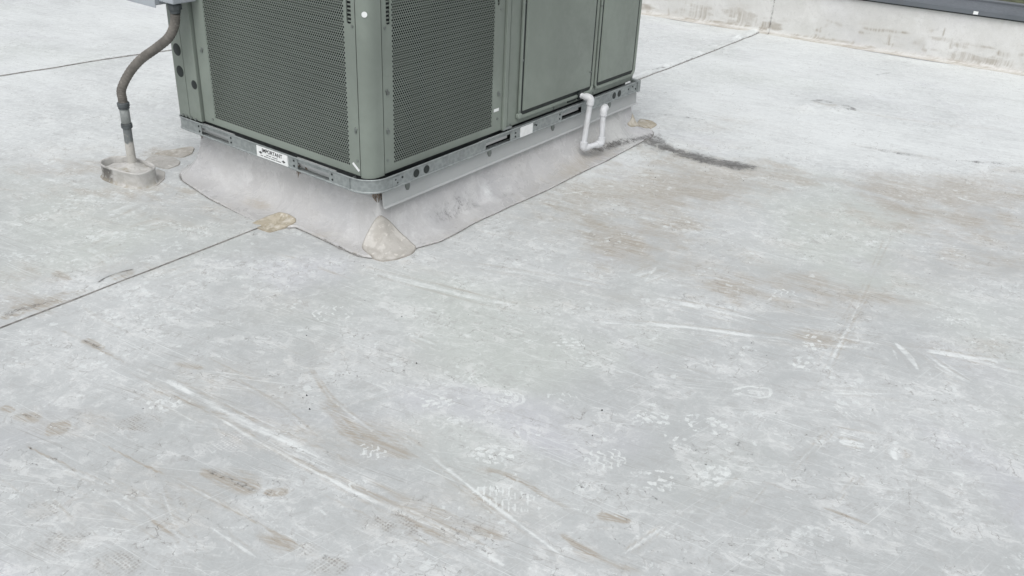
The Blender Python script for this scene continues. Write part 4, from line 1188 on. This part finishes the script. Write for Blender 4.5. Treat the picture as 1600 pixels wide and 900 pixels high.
for u, z in ((.128, .252), (.138, .238), (.165, .252), (.86, .252), (.86, .236), (1.0, .255), (1.012, .250), (1.19, .257), (1.19, .237), (1.43, .25), (1.47, .255), (1.79, .25), (1.83, .255), (1.86, .238)):
    mb = MB(); disc(mb, RRF, u, z, .0042, 0, .0022, 10); mb.build('rail_screw', M_HOLE, rail)
for u, z in ((.982, .257), (.979, .236), (.775, .257), (.775, .238), (.402, .257), (.402, .236), (.195, .257), (.193, .237)):
    mb = MB(); disc(mb, RLF, u, z, .0042, 0, .0022, 10); mb.build('rail_screw', M_HOLE, rail)
for y in (1.085, 1.06, 1.03, 1.0):
    mb = MB(); disc(mb, lambda u, z, d: (u, 1.0-0, z) if False else (.008-d, u, z), y, .281, .006, 0, .010, 8); mb.build('rail_bolt', M_SCREW, rail)

# lettered label and blank sticker
lab = MB(); lab.box(-.0060, -.0008, .434, .613, .2245, .2680); lab = lab.build('important_label', M_STICK, unit, 0)
tag(lab, 'white label reading IMPORTANT with two black arrows')
def text_mesh(txt, size, origin, parent, xs_=1.0):
    cu = bpy.data.curves.new('lettering', 'FONT'); cu.body = txt; cu.size = size; cu.align_x = 'CENTER'; cu.extrude = .0002; cu.offset = .0005
    to = bpy.data.objects.new('lettering_tmp', cu); COL.objects.link(to)
    bpy.context.view_layer.update()
    me = bpy.data.meshes.new_from_object(to.evaluated_get(bpy.context.evaluated_depsgraph_get()))
    bpy.data.objects.remove(to)
    for v in me.vertices: v.co = Vector((origin[0]-v.co.z, origin[1]-v.co.x*xs_, origin[2]+v.co.y))
    return finish('lettering', me, M_INK, parent, 0)
text_mesh('IMPORTANT', .0210, (-.0062, .522, .2490), lab, 1.0)
bars = MB()
for (y0, y1, z) in ((.556, .543, .2410), (.540, .524, .2410), (.521, .490, .2410), (.590, .574, .2325), (.571, .548, .2325), (.545, .535, .2325), (.532, .505, .2325), (.502, .470, .2325)):
    y = y0
    while y-.0026 > y1:
        bars.box(-.0064, -.0058, y-.0022, y, z-.0018, z+.0018); y -= .0034
bars.build('small_print', M_INK, lab, 0)
for yc, sgn in ((.590, 1), (.456, -1)):
    a = MB(); zc = .246
    zc = .2440 if sgn > 0 else .2385
    pr = [(yc+sgn*.011, zc), (yc-sgn*.004, zc+.0065), (yc-sgn*.002, zc+.002), (yc-sgn*.010, zc+.002), (yc-sgn*.010, zc-.002), (yc-sgn*.002, zc-.002), (yc-sgn*.004, zc-.0065)]
    vs = [(x, y, z) for x in (-.0064, -.0058) for y, z in pr]; n = 7
    a.add(vs, [tuple(range(n)), tuple(range(2*n-1, n-1, -1))]+[(k, n+k, n+(k+1) % n, (k+1) % n) for k in range(n)])
    a.build('arrow_print', M_INK, lab, 0)
mb = MB(); mb.box(.893, .978, -.0060, -.0008, .2245, .2680); tag(mb.build('blank_sticker', M_STICK, unit, 0), 'blank white sticker on the long base rail')

# cabinet core (dark coil shows through the grilles) and closed rear cabinet
mb = MB(); mb.box(.085, .815, .085, 1.0, .276, TOP-.02); mb.build('condenser_coil', M_COIL, unit, 0)
mb = MB(); mb.box(.8265, 1.861, .020, 1.092, .2765, TOP-.012); cab = mb.build('cabinet_shell', M_PAINT, unit, 0, .004)
mb = MB(); mb.box(.10, .82, 1.02, 1.092, .2765, TOP-.012); mb.build('rear_panel', M_PAINT, unit, 0, .003)
mb = MB(); mb.box(.003, 1.875, .003, 1.105, TOP-.012, TOP+.03)
lid = mb.build('top_cover', M_PAINT, unit, 0, .006)
fan = MB()
for r in (.10, .17, .24, .31, .36):
    fan.tube([(.44+r*math.cos(a*math.pi/24), .55+r*math.sin(a*math.pi/24), TOP+.045) for a in range(49)], .004, 6, False)
for k in range(8):
    a = k*math.pi/4; fan.tube([(.44+.05*math.cos(a), .55+.05*math.sin(a), TOP+.046), (.44+.37*math.cos(a), .55+.37*math.sin(a), TOP+.046), (.44+.375*math.cos(a), .55+.375*math.sin(a), TOP+.028)], .004, 6)
fan.build('fan_guard', M_RUBBER, lid)
mb = MB(); mb.tube([(.44, .55, TOP+.0305), (.44, .55, TOP+.034)], .35, 48); mb.build('fan_opening', M_COIL, lid)

# rounded near corner post
def sweep_post(name, prof, z0, z1, mat):
    mb = MB(); n = len(prof)
    vs = [(x, y, z) for z in (z0, z0+.004, z1) for x, y in prof]
    fs = [(j*n+k, j*n+k+1, (j+1)*n+k+1, (j+1)*n+k) for j in range(2) for k in range(n-1)]
    return mb.add(vs, fs).build(name, mat, unit, 40)
r = .050; x0 = .0145; y0 = .0145
prof = [(.075, .0585), (.030, .0585), (.0145, .0585)]
for k in range(15):
    a = math.radians(180+90*k/14); prof.append((x0+r+.0+r*math.cos(a), y0+r*.86+r*.86*math.sin(a)))
prof += [(.089, .0145), (.089, .030), (.089, .075)]
post = sweep_post('corner_post', prof, .2755, TOP-.012, M_PAINT)
mb = MB(); a = math.radians(222)
px, py = x0+r+r*math.cos(a), y0+r*.86+r*.86*math.sin(a)
mb.tube([(px+.002, py+.002, .854), (px-.0016, py-.0018, .854)], .0095, 16); tag(mb.build('post_plug', M_STICK, post), 'round white plug on the corner post')
# far-left post: flat panel and rounded corner piece, standing proud of the grille panel
mb = MB(); mb.box(.0045, .040, .966, 1.0405, .2758, TOP-.012); pb = mb.build('side_post', M_PAINT, unit, 0, .002)
prof = [(.05, 1.0425), (.0045, 1.0425)]
for k in range(9):
    a = math.radians(180-90*k/8); prof.append((.0045+.014+.014*math.cos(a), 1.106+.014*math.sin(a)))
prof += [(.12, 1.120)]
mb = MB(); n = len(prof)
mb.add([(x, y, z) for z in (.2758, TOP-.012) for x, y in prof], [(k+1, k, n+k, n+k+1) for k in range(n-1)])
cp = mb.build('rear_corner_post', M_PAINT, unit, 40)
def PF(u, z, d): return (.0045-d, u, z)
for u, z, rr, own in ((1.0735, .554, .025, cp), (1.0715, .466, .0235, cp), (.986, .428, .0185, pb)):
    mb = MB(); disc(mb, PF, u, z, rr, -.002, .0012, 24); mb.build('knockout_plug', M_HOLE, own)

# perforated sheet: every hole is cut
def perforated(name, face, u0, u1, z0, z1, d, parent, pitch=.0101, rh=.0044):
    n = round((u1-u0)/pitch); pitch = (u1-u0)/n; rs = pitch*math.sqrt(3)/2; R = pitch/math.sqrt(3)
    rows = int((z1-z0)/rs); V = []; Fc = []
    ang = [math.radians(30+60*k) for k in range(6)]
    hexo = [(R*math.cos(a), R*math.sin(a)) for a in ang]; hexi = [(rh*math.cos(a), rh*math.sin(a)) for a in ang]
    for j in range(-1, rows+2):
        z = z0+j*rs
        for i in range(-1, n+2):
            u = u0+(i+.5*(j % 2))*pitch; o = len(V)
            V += [face(u+a, z+b, d) for a, b in hexo]
            if i in (-1, n+1) or j in (-1, rows+1) or (i == n and j % 2): Fc.append(tuple(o+k for k in range(6))); continue
            V += [face(u+a, z+b, d) for a, b in hexi]
            for k in range(6):
                k2 = (k+1) % 6; Fc.append((o+k, o+k2, o+6+k2, o+6+k))
    me = bpy.data.meshes.new(name); me.from_pydata(V, [], Fc); me.update()
    return tag(finish(name, me, M_PAINT_SHEET, parent, 0), None, None, None, 'stuff')
def screw(face, u, z, parent, r=.0052, d=0.0, name='screw'):
    mb = MB(); disc(mb, face, u, z, r, d, d+.0042, 8, .35); return mb.build(name, M_SCREW, parent, 20)
def latch(face, u, z, parent, k=1):
    mb = MB(); disc(mb, face, u, z, .0065, 0, .004, 10, .3)
    fbox(mb, face, u-.003, u+.010 if k > 0 else u+.003, z-.014, z-.004, 0, .006); return mb.build('quarter_turn_latch', M_SCREW, parent, 25)
def grille(face, a0, a1, g0, g1, slots, name_label):
    """a0..a1 panel width, g0..g1 holes; slots = list of (u0,u1,zbottom)"""
    zb, zt, gz0, gz1 = .2800, TOP-.014, .3130, 1.035
    fr = MB()
    lo, hi = g0-.0065, g1+.0065
    fbox(fr, face, a0, a1, zb, gz0-.0062, -.003, .0012)
    fbox(fr, face, a0, a1, gz1+.006, zt, -.003, .0012)
    for b0, b1 in ((a0, lo), (hi, a1)):
        inside = [sl for sl in slots if b0 < sl[0] and sl[1] < b1]
        za, zc = gz0-.0062, gz1+.006
        if inside:
            u0, u1, zs = inside[0]
            fbox(fr, face, b0, b1, za, zs, -.003, .0012); fbox(fr, face, b0, u0, zs, zc, -.003, .0012); fbox(fr, face, u1, b1, zs, zc, -.003, .0012)
        else: fbox(fr, face, b0, b1, za, zc, -.003, .0012)
    # folded edges
    fbox(fr, face, a0, a0+.002, zb, zt, -.030, .0010); fbox(fr, face, a1-.002, a1, zb, zt, -.030, .0010)
    fbox(fr, face, a0+.002, a1-.002, zb, zb+.002, -.030, .0010)
    P = fr.build('grille_panel', M_PAINT, unit, 0)
    tag(P, name_label)
    perforated('perforated_sheet', face, g0, g1, gz0, gz1, .0002, P)
    for u0, u1, zs in slots:
        lv = MB()
        fbox(lv, face, u0-.004, u1+.004, zs-.004, gz1+.01, -.022, -.019)
        lv.build('slot_back', M_HOLE, P, 0)
        lv = MB(); z = zs+.006
        while z < gz1: fbox(lv, face, u0, u1, z, z+.0042, -.010, -.004); z += .0135
        lv.build('slot_louvre', M_PAINT, P, 0)
        cap = MB(); uc = (u0+u1)/2; w = (u1-u0)/2; n = 12
        arc = [(uc+w*math.cos(math.pi+math.pi*k/n), zs+w*.95+w*.95*math.sin(math.pi+math.pi*k/n)) for k in range(n+1)]
        for side in (0, 1):
            corner = (u0, zs) if side == 0 else (u1, zs)
            seg = arc[:n//2+1] if side == 0 else arc[n//2:]
            vs = [face(*corner, .0010)]+[face(u, z_, .0010) for u, z_ in seg]
            cap.add(vs, [(0, k, k+1) for k in range(1, len(vs)-1)])
        cap.build('slot_corner', M_PAINT, P, 0)
    return P
gl = grille(LF, .0635, .958, .121, .884, [(.081, .103, .815)], 'perforated grille panel on the short face')
for z in (.336, .809): screw(LF, .0765, z, gl)
screw(LF, .905, .300, gl)
latch(LF, .0785, .452, gl, -1); latch(LF, .922, .582, gl, 1)
mb = MB()
vs = [LF(u, z, d) for d in (.0012, .0022) for u, z in ((.104, .318), (.098, .325), (.066, .301), (.072, .294))]
mb.add(vs, [(0, 1, 2, 3), (7, 6, 5, 4)]+[(k, (k+1) % 4, 4+(k+1) % 4, 4+k) for k in range(4)]); mb.build('small_sticker', M_STICK, gl, 0)
gr = grille(RF, .0935, .779, .147, .712, [(.116, .136, .808), (.730, .745, .792)], 'perforated grille panel on the long face')
for z in (.328, .80): screw(RF, .1085, z, gr)
for z in (.335, .775): screw(RF, .752, z, gr)
latch(RF, .1115, .583, gr, 1); latch(RF, .110, .442, gr, 1); latch(RF, .752, .444, gr, 1)
mb = MB(); fbox(mb, RF, .728, .760, .367, .379, .0012, .0022); mb.build('small_sticker', M_STICK, gr, 0)
# narrow centre post with a shadow gap beside it
mb = MB(); mb.box(.783, .8055, .006, .060, .2755, TOP-.012); mb.build('centre_post', M_PAINT, unit, 0, .002)
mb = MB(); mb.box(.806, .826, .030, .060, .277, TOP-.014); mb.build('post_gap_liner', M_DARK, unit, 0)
mb = MB(); mb.box(.783, .842, .004, .020, .2775, .283); mb.build('post_foot_bracket', M_GALV, unit, 0, .001)

# two raised access panels
def access(u0, u1, z0, z1, label, handle=None):
    b = MB(); plate(b, RF, u0+.006, u1-.006, z0+.006, z1, [(0, -.004), (0, .005)], .020); back = b  # dark spacer, coloured to give the panel rim its shadow line
    p = MB(); plate(p, RF, u0, u1, z0, z1, [(.006, .003), (0, .003), (0, .0095), (.003, .0115), (.010, .0115), (.016, .0015), (.028, .0015), (.034, .0125), (.038, .0135)], .034)
    o = p.build('access_panel', M_PAINT, unit, 30); tag(o, label)
    back.build('panel_shadow_spacer', M_HOLE, o, 0)
    return o
a1 = access(.890, 1.470, .300, TOP-.02, 'wide raised access panel above the drain outlet')
a2 = access(1.484, 1.853, .305, TOP-.02, 'narrow raised access panel at the far end')
for u, z in ((.892, .335), (.896, .55), (.893, .78)): screw(RF, u+.004, z, a1, .006, .008)
screw(RF, 1.428, .404, a1, .0055, .0135)
for u, z in ((1.490, .312), (1.488, .69), (1.83, .312)): screw(RF, u, z, a2, .0055, .008)
for u, z in ((.845, .285), (1.17, .285), (1.49, .286), (1.845, .287)): screw(RF, u, z, cab, .0065, -.002)
mb = MB(); plate(mb, RF, .882, .912, .302, .325, [(0, 0), (0, .012), (.004, .015)], .008); mb.build('panel_corner_latch', M_PAINT, a1, 30)
mb = MB(); fbox(mb, RF, 1.275, 1.338, .2885, .2965, -.004, .004); mb.build('drain_slot', M_HOLE, cab, 0)

# ------------------------------------------------------------------ condensate trap in white pipe
trap = empty('drain_trap', 'white plastic condensate trap hanging from the access panel', 'drain pipe')
r0 = .0128
p0 = Vector((1.359, .008, .308)); p1 = Vector((1.361, -.052, .306))
p2 = Vector((1.336, -.047, .072)); p3 = Vector((1.445, -.078, .076)); p4 = Vector((1.452, -.070, .238)); p5 = Vector((1.505, -.055, .238))
def bend(a, b, c, rad, n=8):
    d1 = (a-b).normalized(); d2 = (c-b).normalized(); out = []
    s = b+d1*rad; e = b+d2*rad
    for k in range(n+1):
        t = k/n; out.append((s*(1-t)+b*t)*(1-t)+(b*(1-t)+e*t)*t)
    return out
def seg(a, b, ia, ib, name='pipe_length'):
    d = (b-a).normalized(); mb = MB(); mb.tube([a+d*ia, b-d*ib], r0, 20); return mb.build(name, M_PVC, trap)
def elbow(a, b, c, re=.0176, ext=.031):
    path = bend(a, b, c, .015); d1 = (a-b).normalized(); d2 = (c-b).normalized()
    P = [b+d1*ext, b+d1*(ext-.001)]+path+[b+d2*(ext-.001), b+d2*ext]
    R = [re*.9, re]+[re]*len(path)+[re, re*.9]
    mb = MB(); mb.tube(P, R, 22); return mb.build('elbow', M_PVC, trap, 50)
seg(p0+Vector((0, .03, 0)), p1, 0, .02); elbow(p0, p1, p2)
seg(p1, p2, .02, .02); elbow(p1, p2, p3)
seg(p2, p3, .02, .02); elbow(p2, p3, p4)
seg(p3, p4, .02, .02); elbow(p3, p4, p5, .0176, .030)
mb = MB(); d = (p5-p4).normalized(); mb.tube([p4+d*.0322, p4+d*.0324], .0125, 16); mb.build('open_end', M_HOLE, trap)
mb = MB(); mb.tube([(1.359, .014, .308), (1.359, .0, .308)], .021, 18); mb.build('outlet_grommet', M_HOLE, trap)

# ------------------------------------------------------------------ pitch pocket, conduit, disconnect box
pocket = empty('pitch_pocket', 'oval sealed pipe pocket with a coated cracked metal rim', 'pipe pocket')
pc = np.array([-.178, 1.262]); pang = math.radians(96); pa, pb_ = .130, .071
ca, sa = math.cos(pang), math.sin(pang)
def oval(k, n, a, b):
    t = 2*math.pi*k/n; c, s = math.cos(t), math.sin(t); e = .72
    u = a*math.copysign(abs(c)**e, c); v = b*math.copysign(abs(s)**e, s)
    return pc[0]+u*ca-v*sa, pc[1]+u*sa+v*ca
n = 96; V = []; Bk = []; Gk = []
levels = [(.010, .001), (.004, .004), (.001, .012), (.0, .022), (.0, .056), (.0025, .0615), (.002, .066), (-.002, .0675), (-.0042, .065), (-.005, .058), (-.0055, .030)]
for off, z in levels:
    for k in range(n):
        wob = (float(vnoise(k/7.0, z*20, 31))-.5)*.006
        x, y = oval(k, n, pa+off+wob, pb_+off+wob); V.append((x, y, z+(float(vnoise(k/9.0, 0, 33))-.5)*.006*(z > .02)))
        dx = (x-pc[0]); dyy = (y-pc[1])
        face_w = max(0, 1-abs(math.atan2(dyy, dx)-math.radians(152))/.8)
        Bk.append((face_w > .02)*(1 if z < .06 else .35)*(.45+.8*face_w)*(off > -.001)); Gk.append(.8*max(0, 1-z/.03))
q = np.array([(j*n+k, j*n+(k+1) % n, (j+1)*n+(k+1) % n, (j+1)*n+k) for j in range(len(levels)-1) for k in range(n)])
me = np_mesh('rim', np.array(V), q); put_wear(me, np.zeros(len(V)), np.array(Gk), np.clip(np.array(Bk), 0, 1)); finish('rim', me, M_POCKET, pocket, 0)
V = []; Gk = []; pp = np.array([-.155, 1.262]); rr = np.linspace(0, 1, 26)
for t in rr:
    for k in range(n):
        x, y = oval(k, n, (pa-.008), (pb_-.008)); x = pp[0]+(x-pp[0])*t; y = pp[1]+(y-pp[1])*t
        dd = math.hypot(x-pp[0], y-pp[1])
        z = .050+.026*math.exp(-(dd/.030)**2)+(float(fbm(np.array(x/.03), np.array(y/.03), 3, 35))-.5)*.010-.014*max(0, (y-1.30)/.1)
        V.append((x, y, z)); Gk.append(min(1, max(0, (float(fbm(np.array(x/.05), np.array(y/.05), 3, 36))-.45)*3))*(t > .4))
q = np.array([(j*n+k, (j+1)*n+k, (j+1)*n+(k+1) % n, j*n+(k+1) % n) for j in range(len(rr)-1) for k in range(n)])[:, ::-1]
me = np_mesh('filler', np.array(V), q); put_wear(me, np.zeros(len(V)), np.array(Gk), np.zeros(len(V))); finish('filler', me, M_POCKET, pocket, 0)

cond = empty('electrical_conduit', 'brown flexible conduit rising from the pipe pocket to the disconnect box', 'conduit')
bx, by = -.155, 1.262
mb = MB(); mb.tube([(bx+.002, by+.004, .035), (bx+.001, by+.003, .09), (bx, by, .16), (bx, by-.002, .225)], [.0215, .0185, .0175, .0175], 24); mb.build('rigid_pipe', M_PIPE, cond)
def collar(name, z0, z1, r, mat):
    mb = MB(); y = by-.003
    mb.tube([(bx, y, z0), (bx, y, z0+.003), (bx, y, z1-.003), (bx, y, z1)], [r*.9, r, r, r*.9], 24); return mb.build(name, mat, cond)
collar('lower_nut', .222, .243, .0225, M_RUBBER)
collar('coupling_body', .2435, .303, .0195, plain('coupling_zinc', (.30, .32, .315), .5, .3, .4, .2))
collar('lock_ring', .3035, .312, .0225, M_RUBBER)
collar('upper_nut', .3125, .332, .0245, M_RUBBER)
fx = [Vector((bx, by-.003, .322))]+[Vector(q) for q in FLEX]
fx[1] = Vector((bx, by-.003, .345)); fx[2] = Vector((-.150, 1.262, .385))
path = []
for i in range(len(fx)-1):
    a0 = fx[max(i-1, 0)]; a1_ = fx[i]; a2_ = fx[i+1]; a3 = fx[min(i+2, len(fx)-1)]
    for k in range(26):
        t = k/26
        path.append(.5*((2*a1_)+(a2_-a0)*t+(2*a0-5*a1_+4*a2_-a3)*t*t+(3*a1_-a0-3*a2_+a3)*t**3))
path.append(fx[-1])
rad = [.0182+.0007*math.sin(i*1.25) for i in range(len(path))]
mb = MB(); mb.tube(path, rad, 24); mb.build('flexible_hose', M_FLEX, cond)
e = fx[-1]
mb = MB(); mb.tube([(e.x, e.y, e.z-.001), (e.x, e.y, e.z+.001), (e.x, e.y, e.z+.010), (e.x, e.y, e.z+.012)], [.0195, .0205, .0205, .0195], 24)
mb.build('hose_gland', M_RUBBER, cond)
mb = MB(); mb.tube([(e.x, e.y, e.z+.0121), (e.x, e.y, e.z+.0141), (e.x, e.y, e.z+.030), (e.x, e.y, e.z+.040)], [.026, .027, .027, .022], 8); mb.build('gland_nut', M_RUBBER, cond, 20)

dbox = empty('disconnect_box', 'light grey electrical disconnect box on the far left corner', 'electrical box')
mb = MB(); mb.box(-.112, -.012, 1.000, 1.27, .752, 1.05); mb.build('box_body', M_BOXGREY, dbox, 0, .006)
mb = MB(); mb.box(-.118, -.1125, .994, 1.276, .745, 1.058); mb.build('box_cover', M_BOXGREY, dbox, 0, .003)
mb = MB(); mb.box(-.100, .004, .905, .998, .768, 1.03); mb.build('junction_body', M_BOXGREY, dbox, 0, .004)
mb = MB(); mb.box(-.090, -.0005, 1.03, 1.09, .79, .83); mb.build('mounting_strut', M_GALV, dbox, 0, .002)

# ------------------------------------------------------------------ tree beyond the parapet
tree = empty('tree', 'green tree crown showing beyond the parapet coping', 'tree')
tx, ty = 8.1, -.75
mb = MB(); mb.tube([(tx, ty, -5), (tx+.05, ty, -3.4), (tx-.05, ty+.05, -2.2), (tx, ty, -.9)], [.16, .13, .10, .04], 10)
for k in range(9):
    a = k*2.4; z = -2.6+.18*k; mb.tube([(tx, ty, z), (tx+.5*math.cos(a), ty+.5*math.sin(a), z+.45), (tx+1.0*math.cos(a), ty+1.0*math.sin(a), z+.75)], [.05, .03, .012], 6)
mb.build('trunk', M_BARK, tree)
V = []; Fc = []
for c in range(70):
    a = random.uniform(0, 6.28); rr_ = 1.45*math.sqrt(random.random()); cz = -1.2+random.uniform(-1, 1)*math.sqrt(max(0, 1-(rr_/1.5)**2))
    cx, cy = tx+rr_*math.cos(a), ty+rr_*math.sin(a)
    for k in range(80):
        p = Vector((cx+random.gauss(0, .17), cy+random.gauss(0, .17), cz+random.gauss(0, .13)))
        nrm_ = Vector((random.gauss(0, 1), random.gauss(0, 1), random.gauss(.6, 1))).normalized(); t = nrm_.orthogonal().normalized(); t.rotate(Matrix.Rotation(random.uniform(0, 6.28), 3, nrm_)); b = nrm_.cross(t)
        l = random.uniform(.04, .08); o = len(V); V += [p-t*l, p+b*l*.45, p+t*l, p-b*l*.45]; Fc.append((o, o+1, o+2, o+3))
me = bpy.data.meshes.new('crown'); me.from_pydata([tuple(v) for v in V], [], Fc); me.update(); finish('crown', me, M_LEAF, tree, 0)

# ------------------------------------------------------------------ grit lying on the roof
V = []; Fc = []
for k in range(240):
    if k < 60: x = random.gauss(1.75, .18); y = random.gauss(-.25, .18); s = random.uniform(.0015, .004)
    else: x = random.uniform(-1.6, 3.6); y = random.uniform(-2.3, 2.6); s = random.uniform(.0012, .0036)
    if curb_dist(np.array(x), np.array(y)) < .16: continue
    o = len(V); a = random.uniform(0, 3.14)
    zz0 = .004
    for dx, dy_, dz in ((1, 0, 0), (0, .7, 0), (-1, 0, 0), (0, -.7, 0), (0, 0, .8)):
        V.append((x+s*(dx*math.cos(a)-dy_*math.sin(a)), y+s*(dx*math.sin(a)+dy_*math.cos(a)), zz0-.004+dz*s+ (0 if dz else -.002)))
    Fc += [(o, o+1, o+4), (o+1, o+2, o+4), (o+2, o+3, o+4), (o+3, o, o+4)]
me = bpy.data.meshes.new('roof_grit'); me.from_pydata(V, [], Fc); me.update()
tag(finish('roof_grit', me, M_HOLE, None, 0), 'dark grit specks scattered on the roof', 'grit', None, 'stuff')
